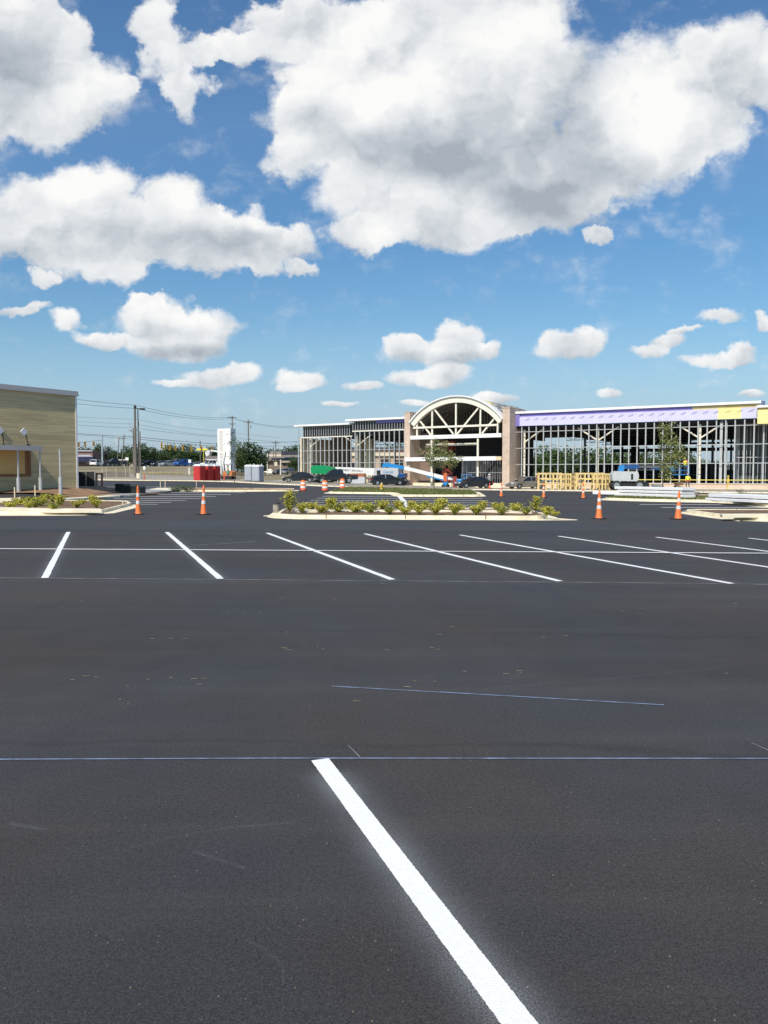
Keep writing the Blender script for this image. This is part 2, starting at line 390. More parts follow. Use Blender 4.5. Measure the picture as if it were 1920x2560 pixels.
# thicker bodies whose undersides are grey
SH = [(1080,330,240,75,.9),(1150,430,130,55,.8),(1230,160,75,130,.45),(20,150,110,90,.85),(900,340,150,50,.6),(700,290,70,60,.25),(330,530,170,50,.55),(520,520,90,50,.55),
 (200,500,90,30,.35),(1560,180,80,60,.35),(1320,370,110,40,.6),(450,760,90,18,.5),(80,560,120,30,.45),(1000,250,120,60,.35),(960,775,110,12,.4),(390,760,100,14,.4),(1440,770,80,10,.3)]
LT = [(1400,215,95,85,1.0),(800,230,90,60,.8),(170,395,70,40,.9),(400,430,45,45,.8),(640,330,60,50,.35),(930,190,70,60,.7),(780,60,110,40,.6),(1120,60,120,40,.5),(560,480,30,20,.6),(200,190,70,40,.5),(420,690,50,20,.5),(320,670,40,20,.5),(840,510,70,30,.55)]
def uv_of(vx, vy):
    d = ray(vx * 1.1573, vy * 1.1573); return d.x / d.y, d.z / d.y
def blob(vx, vy, rx, ry, src):
    u, v = uv_of(vx, vy); u2, _ = uv_of(vx + rx, vy); _, v2 = uv_of(vx, vy - ry)
    sx, sy = 1 / (u2 - u), 1 / (v2 - v)
    q = vmt('MULTIPLY_ADD', src, (sx, sy, 0), (-u * sx, -v * sy, 0))
    return q, mth('SUBTRACT', 1.0, vmt('DOT_PRODUCT', q, q), clamp=True)
acc = None; vert = None
for (x, y, rx, ry) in CL:
    q, g = blob(x, y, rx * 1.16, ry * 1.16, PW)
    acc = g if acc is None else mth('ADD', acc, g)
    h = vmt('DOT_PRODUCT', q, (-.25, 1, 0))
    vert = mth('MULTIPLY', g, h) if vert is None else mth('MULTIPLY_ADD', g, h, vert)
def field(lst):
    a = None
    for (x, y, rx, ry, k) in lst:
        q, g = blob(x, y, rx * 1.55, ry * 1.55, PS)
        t = mth('MULTIPLY', mth('MULTIPLY', g, g), k)
        a = t if a is None else mth('ADD', a, t)
    return a
shade = field(SH); light = field(LT)
PN = vmt('MULTIPLY', P, (1, 1.35, 1))
def fbm(p):
    a = nz(p, 13, 9, .62); b = nz(p, 40, 7, .62)
    return mth('ADD', mth('MULTIPLY', a, mth('SUBTRACT', 1.0, mth('MULTIPLY', far, .65))), mth('MULTIPLY', b, mth('MULTIPLY', far, .65)))
n0 = fbm(PN)
def soft(p): return mth('ADD', mth('MULTIPLY', nz(p, 8, 4, .5), mth('SUBTRACT', 1.0, mth('MULTIPLY', far, .6))), mth('MULTIPLY', nz(p, 26, 4, .5), mth('MULTIPLY', far, .6)))
s0 = soft(PW); s1 = soft(vmt('ADD', PW, (-.016, .030, 0)))
m0 = nz(PN, 34, 5, .6); m1 = nz(vmt('ADD', PN, (-.004, .008, 0)), 34, 5, .6)
body = mth('MINIMUM', acc, 1.0)
dens = mth('ADD', mth('MULTIPLY', body, 1.16), mth('MULTIPLY', mth('SUBTRACT', n0, .5), 1.75))
alpha = mrange(dens, .0, .84, 0, 1)
thick = mrange(acc, .25, 1.5, 0, 1)
vn = mth('DIVIDE', vert, mth('MAXIMUM', acc, .08))
lit = mth('ADD', .71, mth('MULTIPLY', vn, .25))
lit = mth('ADD', lit, mth('MULTIPLY', mth('SUBTRACT', s0, s1), 1.55))
lit = mth('ADD', lit, mth('MULTIPLY', mth('SUBTRACT', m0, m1), .20))
lit = mth('ADD', lit, mth('MULTIPLY', mth('SUBTRACT', s0, .5), .10))
lit = mth('SUBTRACT', lit, mth('MULTIPLY', mth('MINIMUM', shade, 1.2), .54))
lit = mth('ADD', lit, mth('MULTIPLY', light, .50))
rp = N.new('ShaderNodeValToRGB'); L.new(lit, rp.inputs[0])
e = rp.color_ramp.elements; e[0].position = .12; e[0].color = (.40, .445, .50, 1); e[1].position = 1.0; e[1].color = (1.0, .99, .97, 1)
k = rp.color_ramp.elements.new(.42); k.color = (.60, .64, .68, 1)
k = rp.color_ramp.elements.new(.70); k.color = (.82, .84, .86, 1)
cl = vmt('MULTIPLY', rp.outputs[0], (1 / BG_STRENGTH,) * 3)
# the blue itself: the Nishita sky, a touch deeper
hs = N.new('ShaderNodeHueSaturation'); L.new(sky.outputs[0], hs.inputs['Color']); hs.inputs['Saturation'].default_value = 1.10; hs.inputs['Value'].default_value = 1.0
hz = N.new('ShaderNodeMix'); hz.data_type = 'RGBA'; L.new(mrange(V, .0, .24, .85, 0), hz.inputs[0]); L.new(hs.outputs[0], hz.inputs[6])
hz.inputs[7].default_value = (.41 / BG_STRENGTH, .585 / BG_STRENGTH, .72 / BG_STRENGTH, 1)   # pale summer haze low over the horizon
tr = N.new('ShaderNodeValToRGB'); L.new(mth('MULTIPLY', V, 1.5), tr.inputs[0]); te = tr.color_ramp.elements
te[0].position = 0; te[0].color = (.94, .88, .90, 1); te[1].position = 1; te[1].color = (.72, .90, .98, 1)
for ps, cc in ((.30, (.67, .82, .84, 1)), (.48, (.64, .84, .90, 1)), (.66, (.82, .96, 1.0, 1))):
    q_ = te.new(ps); q_.color = cc
skc = vmt('MULTIPLY', hz.outputs[2], tr.outputs[0])
mask = mth('MULTIPLY', mrange(sp.outputs[1], .10, .25, 0, 1), mrange(V, .0, .03, 0, 1))
mx = N.new('ShaderNodeMix'); mx.data_type = 'RGBA'; L.new(mth('MULTIPLY', mth('MULTIPLY', alpha, mask), .97), mx.inputs[0])
L.new(skc, mx.inputs[6]); L.new(cl, mx.inputs[7]); L.new(mx.outputs[2], bg.inputs[0])
w.cycles.sampling_method = 'MANUAL'; w.cycles.sample_map_resolution = 512

# ------------------------------------------------------------------ ground sheets
def sheet(name, pts, nx, ny, m, dz=.0):
    """four corners (x,y), subdivided and laid on the terrain"""
    a, b, c, d = [Vector((p[0], p[1])) for p in pts]
    vs, fs = [], []
    for j in range(ny + 1):
        for i in range(nx + 1):
            s_, t_ = i / nx, j / ny
            p = (a * (1 - s_) + b * s_) * (1 - t_) + (d * (1 - s_) + c * s_) * t_
            vs.append((p.x, p.y, gz(p.x, p.y) + dz))
    for j in range(ny):
        for i in range(nx):
            k = j * (nx + 1) + i; fs.append((k, k + 1, k + nx + 2, k + nx + 1))
    mb = MB(); mb.add(vs, fs, 0, None, True)
    return struct(mb.build(name, m))
def axis(lo, hi, step, far_lo, far_hi):
    a = []; x = lo
    while x <= hi + 1e-6: a.append(x); x += step
    s_ = step; x = hi
    while x < far_hi: s_ *= 1.5; x += s_; a.append(x)
    s_ = step; x = lo; pre = []
    while x > far_lo: s_ *= 1.5; x -= s_; pre.append(x)
    return pre[::-1] + a
XS = axis(-70, 70, 2, -3500, 3500); YS = axis(-20, 230, 2, -400, 5000)
vs = [(x, y, gz(x, y) - (.07 if y < 118 else .0)) for y in YS for x in XS]
nx = len(XS)
fs = [(j * nx + i, j * nx + i + 1, (j + 1) * nx + i + 1, (j + 1) * nx + i) for j in range(len(YS) - 1) for i in range(nx - 1)]
mb = MB(); mb.add(vs, fs, 0, None, True)
gm = mat('bare earth and grass', (.30, .235, .145), .95, scale=.12, col2=(.13, .12, .055), detail=9, bump=.3)
struct(mb.build('ground', gm))
sheet('parking_lot', [(-40, -12), (60, -12), (60, 80), (-40, 80)], 50, 46, A_LOT)
sheet('access_road', [(-60, 80.0), (60, 80.0), (60, 112), (-60, 112)], 60, 30, A_DRIVE, -.002)
sheet('drive_aisle', [(-45, 23.1), (60, 22.4), (60, 28.4), (-45, 29.6)], 30, 4, A_DRIVE, .004)

# main building frame: local x runs along the front to the right, local y runs back into the building
ANG = R(-31.5); UX, UY = math.cos(ANG), math.sin(ANG); BX, BY = -UY, UX
OX, OY = 17.7, 102.9
def bw(t, off=0.0): return (OX + UX * t - BX * off, OY + UY * t - BY * off)   # off = metres in front of the facade
def t_of(px, off=0.0):
    r = (px - CX) / F * 1.0
    x0, y0 = OX - BX * off, OY - BY * off
    return (r * y0 - x0) / (UX - r * UY)
sheet('building_road', [bw(-95, 22), bw(70, 22), bw(70, 5), bw(-95, 5)], 90, 10, A_DUST, .006)
sheet('sidewalk', [bw(-38, 5), bw(60, 5), bw(60, -.2), bw(-38, -.2)], 50, 4, CONC, .02)
# kerb along the dusty road: a long low bar following the terrain
def ribbon(name, path, width, height, m, dz=0.0, closed=False, batter=.03, length=3.0, gap=.035):
    """a kerb of real section swept along a ground path, cast in lengths with open joints between them"""
    P_ = [Vector((p[0], p[1], p[2] if len(p) > 2 else gz(p[0], p[1]))) for p in path]
    if closed: P_.append(P_[0].copy())
    acc_ = 0.0; runs = [[P_[0]]]
    for a, b in zip(P_[:-1], P_[1:]):
        L_ = (b - a).length; d0 = 0.0
        while L_ > 1e-6 and acc_ + (L_ - d0) > length:
            t = d0 + length - acc_; runs[-1].append(a.lerp(b, max(0, (t - gap)) / L_)); runs.append([a.lerp(b, t / L_)]); acc_ = 0.0; d0 = t
        acc_ += L_ - d0
        if (b - runs[-1][-1]).length > .03: runs[-1].append(b)
    vs, fs = [], []
    def normal(q, i):
        a, b = q[max(0, i - 1)], q[min(len(q) - 1, i + 1)]; d = Vector((b.x - a.x, b.y - a.y)); d = d.normalized() if d.length > 1e-6 else Vector((1, 0)); return Vector((-d.y, d.x, 0))
    for q in runs:
        if len(q) < 2: continue
        o = len(vs); n = len(q)
        for i, p in enumerate(q):
            nn = normal(q, i)
            for k, h in ((-.5 * width, -.05), (-.5 * width + batter, height), (.5 * width - batter, height), (.5 * width, -.05)):
                w_ = p + nn * k; vs.append((w_.x, w_.y, p.z + dz + h))
        for i in range(n - 1):
            for k in range(3): fs.append((o + i * 4 + k + 1, o + i * 4 + k, o + i * 4 + 4 + k, o + i * 4 + 5 + k))
        fs += [(o, o + 1, o + 2, o + 3), (o + n * 4 - 1, o + n * 4 - 2, o + n * 4 - 3, o + n * 4 - 4)]
    mb = MB(); mb.add(vs, fs)
    return struct(mb.build(name, m))
ribbon('kerb', [bw(-60 + 2.5 * i, 22) for i in range(46)], .75, .10, CONC_K)
sheet('dirt_verge', [bw(-95, 30), bw(-26, 22.5), bw(-26, 19), bw(-95, 19)], 40, 6, mat('tan dirt', (.42, .31, .18), .95, scale=.5, col2=(.25, .19, .10), detail=8), .016)

def flat(name, poly, z, m, kind='structure', thick=.004):
    mb = MB(); mb.prism([(p[0], p[1]) for p in poly], z - thick, z, 0)
    o = mb.build(name, m); o['kind'] = kind
    return o
def g2(px, py, z=0.0):
    p = at_z(px, py, z); return (p.x, p.y)
def rounded(poly, r, n=5):
    out = []; m_ = len(poly)
    for i in range(m_):
        p, a, b = Vector(poly[i]), Vector(poly[i - 1]), Vector(poly[(i + 1) % m_])
        da, db = (a - p), (b - p); k = min(r, da.length * .45, db.length * .45)
        s_, e_ = p + da.normalized() * k, p + db.normalized() * k
        for j in range(n + 1):
            t = j / n; out.append(tuple(s_ * (1 - t) ** 2 + p * 2 * t * (1 - t) + e_ * t * t))
    return out
def inset(poly, d):
    m_ = len(poly); ar = sum(poly[i][0] * poly[(i + 1) % m_][1] - poly[(i + 1) % m_][0] * poly[i][1] for i in range(m_)); sg = 1 if ar > 0 else -1
    out = []
    for i in range(m_):
        a, p, b = Vector(poly[i - 1]), Vector(poly[i]), Vector(poly[(i + 1) % m_])
        n1 = (p - a).normalized() if (p - a).length > 1e-6 else Vector((1, 0)); n2 = (b - p).normalized() if (b - p).length > 1e-6 else n1
        nn = (Vector((-n1.y, n1.x)) + Vector((-n2.y, n2.x)))
        nn = nn.normalized() if nn.length > 1e-6 else Vector((-n1.y, n1.x))
        out.append(tuple(p + nn * d * sg))
    return out
def island(poly, bedm, gutter=.35, height=.15, r=1.2, bedname='planting_bed', gm_=CONC_K):
    pl = rounded(poly, r)
    gut = inset(pl, -gutter)
    if gutter: flat('gutter', gut, .012, gm_, thick=.02)
    ribbon('kerb', [(p[0], p[1], 0) for p in inset(pl, .09)], .18, height, CONC_K, closed=True)
    # soil, gently mounded
    ins = inset(pl, .17); c = Vector((sum(p[0] for p in ins) / len(ins), sum(p[1] for p in ins) / len(ins)))
    vs, fs = [], []; K = 6; n = len(ins)
    for k in range(K):
        for p in ins:
            q = Vector(p).lerp(c, k / K); vs.append((q.x, q.y, height - .035 + .07 * math.sin(k / K * 1.5) + random.uniform(-.012, .02) * (k > 0)))
    vs.append((c.x, c.y, height + .04))
    for k in range(K - 1):
        for i in range(n): j = (i + 1) % n; fs.append((k * n + i, k * n + j, (k + 1) * n + j, (k + 1) * n + i))
    for i in range(n): fs.append(((K - 1) * n + i, (K - 1) * n + (i + 1) % n, K * n))
    mb = MB(); mb.add(vs, fs, 0, None, True)
    return struct(mb.build(bedname, bedm))
# planted island straight ahead
C_ISL = [(-4.2, 29.2), (6.3, 28.3), (6.5, 35.2), (-4.6, 35.4)]
island(C_ISL, MULCH, .38, .15, 1.6)
flat('gutter', rounded([(-5.0, 31.2), (-3.6, 28.9), (-3.0, 28.8), (-3.0, 29.6), (-4.3, 31.6)], .3), .016, CONC_K, thick=.02)
flat('gutter', rounded([(7.25, 28.2), (5.4, 27.95), (5.0, 28.3), (6.0, 30.4)], .3), .016, CONC_K, thick=.02)
flat('path', [(-3.7, 31.1), (5.9, 30.6), (5.9, 31.7), (-3.7, 32.2)], .215, CONC, thick=.1)
# kerbed planting in front of the tan building
L_ISL = [(-22, 31.9), g2(215, 1287), g2(262, 1282), g2(330, 1264), g2(318, 1258), g2(150, 1255.5), (-27, 46), (-30, 40)]
island(L_ISL, MULCH, .0, .15, .6)
flat('gutter', [(-22, 31.2), g2(100, 1289.6), g2(215, 1288.5), g2(285, 1283.5), g2(350, 1268), g2(336, 1262), g2(262, 1279), (-22, 33)], .014, CONC_K, thick=.02)
flat('path', [(-19, 34.0), g2(140, 1276, .2), g2(255, 1276, .2), g2(250, 1272.5, .2), g2(140, 1272, .2), (-19, 35.3)], .222, CONC, thick=.12)
flat('sidewalk', [(-40, 43.5), g2(150, 1253.5), g2(320, 1243.0), g2(400, 1232.5), g2(388, 1231), g2(300, 1240.5), g2(160, 1246), (-40, 50.5)], .13, CONC, thick=.13)
flat('sidewalk', [(-34, 36), g2(0, 1266), g2(40, 1258), g2(60, 1250), (-40, 47)], .19, CONC, thick=.1)
flat('paved_path', [g2(300, 1240, .13), g2(398, 1230, .13), g2(420, 1226, .13), g2(355, 1224, .13), g2(240, 1229, .13), g2(232, 1236, .13)], .16, CONC_G, thick=.1)
sheet('mulch_slope', [(-40, 48.9), (-19.3, 51.5), (-18.7, 66), (-40, 66)], 20, 16, DIRT, .09)
# dirt island left of centre, grass islands ahead and on the right, kerbed bed on the far right
island([g2(455, 1229), g2(610, 1229), (-9.0, 76.0), (-9.6, 83), (-22, 86)], DIRT, .5, .16, 1.6, 'dirt_bed')
flat('sidewalk', [g2(398, 1233), g2(460, 1226.5), g2(520, 1219), g2(420, 1218), g2(372, 1227)], .15, CONC, thick=.1)
G_ISL = [g2(820, 1233.5), g2(985, 1235.5), g2(1003, 1241.5), g2(1202, 1241.5), g2(1186, 1230), g2(1000, 1224.5), g2(868, 1221.5)]
island(G_ISL, mat('turf soil', (.13, .15, .05), .95, scale=1.5, col2=(.20, .17, .08)), .45, .15, .8, 'grass_bed')
R_ISL = [g2(1508, 1250), g2(1640, 1254), g2(1802, 1256.5), (19.6, 38.6), (40, 36), (40, 56), g2(1560, 1240.5)]
island(R_ISL, mat('dry turf soil', (.22, .19, .085), .95, scale=1.5, col2=(.30, .20, .11)), .45, .15, 1.0, 'grass_bed')
island([g2(1775, 1291.5), g2(1850, 1301), (15.2, 26.6), (30, 25.5), (30, 33.5), (13.2, 34.2)], MULCH, .40, .15, 1.0)
flat('gutter', rounded([g2(1752, 1291.5), g2(1850, 1304), g2(1850, 1298), g2(1785, 1286)], .3), .016, CONC_K, thick=.02)
flat('path', [g2(1800, 1286, .2), (30, 30.3), (30, 29.1), g2(1806, 1289, .2)], .225, CONC, thick=.1)

# ------------------------------------------------------------------ painted markings
def line_poly(p, q, wd):
    p, q = Vector(p), Vector(q); d = (q - p).normalized(); n = Vector((-d.y, d.x)) * wd / 2
    return [tuple(p + n), tuple(p - n), tuple(q - n), tuple(q + n)]
def flat_lines(name, segs, m, z):
    mb = MB()
    for p, q, wd in segs:
        P4 = line_poly(p, q, wd); n = max(1, int((Vector(q) - Vector(p)).length / 3)); mb.prism(P4, z - .003, z)
    return struct(mb.build(name, m))
PAINT = mat('fresh road paint', (.86, .86, .85), .6, .03, 55, .3, bscale=130, col2=(.74, .745, .75), detail=8)
near_a, near_b = g2(800, 1902), g2(1294, 2560)
nd = (Vector(near_b) - Vector(near_a)); near_c = tuple(Vector(near_a) + nd * 2.6)
# the line we stand at: slightly ragged edge
def ragged(name, p, q, wd, z, m, amp=.006, n=160):
    p, q = Vector(p), Vector(q); d = (q - p); nn = Vector((-d.y, d.x)).normalized(); rng = random.Random(5)
    vs, fs = [], []
    for i in range(n + 1):
        c = p + d * (i / n); a = rng.uniform(-amp, amp); b = rng.uniform(-amp, amp)
        for s_, e_ in ((.5, a), (-.5, b)):
            q_ = c + nn * (wd * s_ + e_); vs.append((q_.x, q_.y, z))
    for i in range(n): fs.append((2 * i, 2 * i + 1, 2 * i + 3, 2 * i + 2))
    mb = MB(); mb.add(vs, fs); return struct(mb.build(name, m))
ragged('road_marking', near_a, near_c, .108, .009, PAINT, .0016, 900)
mid_ends = [((171, 1330.5), (112, 1446)), ((417, 1331), (551, 1448)), ((668, 1333), (981, 1450)), ((912, 1335), (1400, 1454)), ((1150, 1338), (1830, 1460)),
            ((1396, 1341), (2240, 1466)), ((1640, 1343.5), (2640, 1471)), ((1872, 1346), (3000, 1475)), ((-75, 1329), (-340, 1444)), ((-330, 1328), (-800, 1442))]
segs = [(g2(*a), g2(*b), .115) for a, b in mid_ends]
segs.append((g2(-300, 1371), g2(2300, 1386.5), .115))
for i, (p, q, wd) in enumerate(segs): ragged('road_marking', p, q, wd, .009 if i < len(segs) - 1 else .0125, PAINT, .004, 60)
far_l = []
lw = lambda D: min(.42, .00010 * D * D)
for py in (1241, 1246, 1251.5, 1257, 1262.5, 1268, 1273.5):
    D = at_z(960, py).y; far_l.append(((-4.7, D + .2), (1.2, D), lw(D))); far_l.append(((1.45, D), (7.6 - .045 * (70 - D), D - .2), lw(D)))
far_l.append(((1.3, 37.2), (1.15, 63), .34))
for py in (1231.5, 1236.5, 1241.5, 1246.5, 1251.5, 1256.5, 1261):
    D = at_z(500, py).y; far_l.append(((-18.5 - (.3 if D < 60 else 1.0), D + .3), (-12.65, D), lw(D)))
for py in (1261.5, 1269, 1277): D = at_z(1800, py).y; far_l.append(((14.2 - .05 * (42 - D), D), (40, D - .4), .22))
for y, a, b in ((84, -40, -21), (88, -42, -23)): far_l.append(((a, y), (b, y), .13))
mb = MB()
for p, q, wd in far_l:
    mb.prism([(a, b, gz(a, b)) for a, b in line_poly(p, q, wd)], .006, .009)
struct(mb.build('road_markings', WHITE))
# overspray either side of the fresh stripes: thin paint dust with its own width
def spray_mat(name, half, peak):
    m = bpy.data.materials.new(name); N_, L_, b = nodes_of(m); b.inputs['Base Color'].default_value = (.62, .66, .70, 1); b.inputs['Roughness'].default_value = .8
    uv = N_.new('ShaderNodeAttribute'); uv.attribute_name = 'across'
    t = N_.new('ShaderNodeTexCoord'); n_ = N_.new('ShaderNodeTexNoise'); n_.inputs['Scale'].default_value = 170; n_.inputs['Detail'].default_value = 3; L_.new(t.outputs['Object'], n_.inputs[0])
    n3 = N_.new('ShaderNodeTexNoise'); n3.inputs['Scale'].default_value = 2.3; n3.inputs['Detail'].default_value = 3; L_.new(t.outputs['Object'], n3.inputs[0])
    ab = N_.new('ShaderNodeMath'); ab.operation = 'ABSOLUTE'; L_.new(uv.outputs['Fac'], ab.inputs[0])
    iv = N_.new('ShaderNodeMath'); iv.operation = 'SUBTRACT'; iv.use_clamp = True; iv.inputs[0].default_value = 1; L_.new(ab.outputs[0], iv.inputs[1])
    pw = N_.new('ShaderNodeMath'); pw.operation = 'POWER'; L_.new(iv.outputs[0], pw.inputs[0]); pw.inputs[1].default_value = 3.2
    r1 = N_.new('ShaderNodeMapRange'); L_.new(n_.outputs['Fac'], r1.inputs[0]); r1.inputs[1].default_value = .35; r1.inputs[2].default_value = .65; r1.inputs[3].default_value = .10; r1.inputs[4].default_value = 1.25
    r2 = N_.new('ShaderNodeMapRange'); L_.new(n3.outputs['Fac'], r2.inputs[0]); r2.inputs[1].default_value = .3; r2.inputs[2].default_value = .7; r2.inputs[3].default_value = .55; r2.inputs[4].default_value = 1.2
    a1 = N_.new('ShaderNodeMath'); a1.operation = 'MULTIPLY'; L_.new(pw.outputs[0], a1.inputs[0]); L_.new(r1.outputs[0], a1.inputs[1])
    a2 = N_.new('ShaderNodeMath'); a2.operation = 'MULTIPLY'; L_.new(a1.outputs[0], a2.inputs[0]); L_.new(r2.outputs[0], a2.inputs[1])
    a3 = N_.new('ShaderNodeMath'); a3.operation = 'MULTIPLY'; a3.use_clamp = True; L_.new(a2.outputs[0], a3.inputs[0]); a3.inputs[1].default_value = peak
    L_.new(a3.outputs[0], b.inputs['Alpha'])
    return m
def overspray(p, q, half, m, z):
    p, q = Vector(p), Vector(q); d = (q - p); nn = Vector((-d.y, d.x)).normalized(); d.normalize(); p = p - d * .0; n = 24
    vs, fs, at = [], [], []
    for i in range(n + 1):
        c = p.lerp(q, i / n)
        for k in (-1, -.5, 0, .5, 1):
            e_ = c + nn * half * k; vs.append((e_.x, e_.y, z)); at.append(abs(k) if 0 < i else 1.0)
    for i in range(n):
        for k in range(4): a = i * 5 + k; fs.append((a, a + 1, a + 6, a + 5))
    mb = MB(); mb.add(vs, fs); o = mb.build('paint_overspray', m)
    A = o.data.attributes.new('across', 'FLOAT', 'POINT'); A.data.foreach_set('value', at)
    return struct(o)
SPR = spray_mat('paint overspray', .4, .40); SPR2 = spray_mat('light paint overspray', .4, .26)
overspray(near_a, near_c, .30, SPR, .0055)
for p, q, wd in segs[:8]: overspray(p, q, .34, SPR2, .0055)
CHALK = mat('blue chalk', (.24, .31, .48), .9, .2, 9, col2=(.09, .11, .15))
CHALKW = mat('pale chalk', (.30, .32, .34), .9, .2, 3, col2=(.07, .075, .08))
flat_lines('chalk_line', [(g2(-150, 1901), g2(700, 1897.5), .007), (g2(700, 1897.5), g2(2150, 1898.5), .008)], CHALK, .0075)
flat_lines('chalk_line', [(g2(830, 1717), g2(1260, 1741), .006), (g2(1100, 1731.5), g2(1660, 1764), .007)], CHALK, .0075)
flat_lines('chalk_line', [(g2(-300, 1443), g2(560, 1449.5), .016), (g2(560, 1449.5), g2(1500, 1457), .016), (g2(1500, 1457), g2(2600, 1469), .014)], CHALKW, .0075)
flat_lines('chalk_line', [(g2(485, 1364), g2(610, 1357), .05), (g2(610, 1357), g2(660, 1351), .04)], CHALKW, .0075)
flat_lines('chalk_line', [(g2(870, 1480 + 385), g2(905, 1900), .005), (g2(1880, 1860), g2(1925, 1880), .006)], CHALKW, .0075)
# straw and grit blown over the asphalt
rng = random.Random(11); mb = MB()
for k in range(34):
    px, py = rng.uniform(-100, 2020), rng.choice([rng.uniform(1480, 1760), rng.uniform(1480, 1760), rng.uniform(1310, 1480)])
    c = at_z(px, py)
    for j in range(rng.randint(1, 4)):
        a = rng.gauss(-.05, .25); l = rng.uniform(.008, .026) * (1 + c.y / 30); p = Vector((c.x + rng.gauss(0, .22), c.y + rng.gauss(0, .05)))
        d = Vector((math.cos(a), math.sin(a))) * l
        mb.prism(line_poly(tuple(p - d), tuple(p + d), rng.uniform(.002, .005) * (1 + c.y / 14)), .0045, .0075)
for k in range(170):
    c = at_z(rng.uniform(-50, 1970), rng.uniform(1700, 2560)); s_ = rng.uniform(.001, .0026)
    mb.box((c.x, c.y, .002 + s_ / 2), (s_ * 2, s_ * 1.5, s_ * 1.4), 0, rng.uniform(0, 3))
tag(mb.build('straw_litter', mat('straw', (.20, .175, .11), .9, .3, 40)), 'scattered straw and grit on the dark asphalt', 'litter', kind='stuff')

SCF = spray_mat('dust scuff', .4, .16)
def scuff(pts, wd, m):
    """a faint curved smear lying on the asphalt"""
    q = [Vector(p) for p in pts]; n = len(q); vs, fs, at = [], [], []
    for i in range(n):
        d = (q[min(n - 1, i + 1)] - q[max(0, i - 1)]).normalized(); nn = Vector((-d.y, d.x))
        for k in (-1, 0, 1): e_ = q[i] + nn * wd * k; vs.append((e_.x, e_.y, .0062)); at.append(1.0 if k or i in (0, n - 1) else .25)
    for i in range(n - 1):
        for k in range(2): a = i * 3 + k; fs.append((a, a + 1, a + 4, a + 3))
    mb = MB(); mb.add(vs, fs); o = mb.build('tyre_scuff', m); A = o.data.attributes.new('across', 'FLOAT', 'POINT'); A.data.foreach_set('value', at); struct(o)
for c0, c1, c2, wd in (((480, 2130), (540, 2150), (620, 2175), .03), ((600, 2350), (690, 2400), (705, 2470), .012), ((20, 2060), (60, 2068), (120, 2078), .04), ((0, 1320), (400, 1322), (760, 1326), .16),
        ((1240, 1345), (1420, 1352), (1640, 1366), .10), ((1180, 1339), (1300, 1342), (1500, 1345), .12), ((1500, 1460), (1700, 1480), (1980, 1500), .05), ((300, 2130), (520, 2080), (760, 2060), .02), ((580, 1288), (680, 1296), (800, 1302), .3), ((1230, 1720), (1500, 1700), (1900, 1660), .03),
        ((1120, 1322), (1300, 1326), (1500, 1327), .14), ((150, 1330), (380, 1334), (640, 1336), .10)):
    A_, B_, C_ = Vector(g2(*c0)), Vector(g2(*c1)), Vector(g2(*c2)); M_ = B_ * 2 - (A_ + C_) / 2
    scuff([A_ * (1 - t) ** 2 + M_ * 2 * t * (1 - t) + C_ * t * t for t in [i / 16 for i in range(17)]], wd, SCF)

# ------------------------------------------------------------------ tan building on the left
P2 = Vector((-22.7, 57.0)); WD = Vector((-.558, -.83)); WN = Vector((.83, -.558))
lb = empty('restaurant_building', (P2.x, P2.y, 0), math.atan2(-WD.y, -WD.x))   # local +x runs to the far corner, local -y faces us
tag(lb, 'tan lap sided building with white coping beside the planted kerb', 'building')
# local: x from -16 (toward us) to 0 (corner); outward normal is -y
mb = MB(); mb.b2((-16, 0, -.3), (0, 14, 7.45)); mb.build('wall', SIDING, lb)
mb = MB(); mb.b2((-16.1, -.10, 7.45), (.10, .35, 7.78)); mb.b2((-.25, .352, 7.45), (.10, 14.1, 7.78)); mb.b2((-16.1, -.13, 7.42), (.13, -.105, 7.58)); mb.build('parapet_cap', mat('dull white flashing', (.46, .44, .44), .5, .1, .6), lb)
mb = MB(); mb.b2((-.11, -.035, -.2), (.035, -.003, 7.41)); mb.b2((.003, -.003, -.2), (.035, .11, 7.41)); mb.build('corner_trim', WHITE, lb)
wx1 = -2.62 - 1.2
def wall_x(px):   # local x on the wall under an image column
    r = (px - CX) / F; e = -WD   # along +x
    return -(P2.x - r * P2.y) / (e.x - r * e.y)
wx1 = wall_x(78)
wz0, wz1 = hgt(60, 1185, 54.5), hgt(60, 1123, 54.5)
cedar = mat('red brown cedar', (.26, .11, .05), .7, .25, 3); ply = mat('plywood', (.62, .40, .16), .8, .1, 1.2)
win = MB(); win.b2((-9, -.012, wz0), (wx1 - .18, -.003, wz1 - .1)); wo = win.build('boarded_window', ply, lb)
fr = MB(); fr.b2((wx1 - .18, -.06, wz0 - .16), (wx1, -.003, wz1)); fr.b2((-9, -.065, wz0 - .18), (wx1 - .003, -.004, wz0 - .002)); fr.b2((wx1 - .42, -.03, wz0), (wx1 - .20, -.013, wz1 - .1)); fr.b2((-9, -.055, wz1 - .1), (wx1 - .182, -.003, wz1)); fr.build('window_frame', cedar, wo)
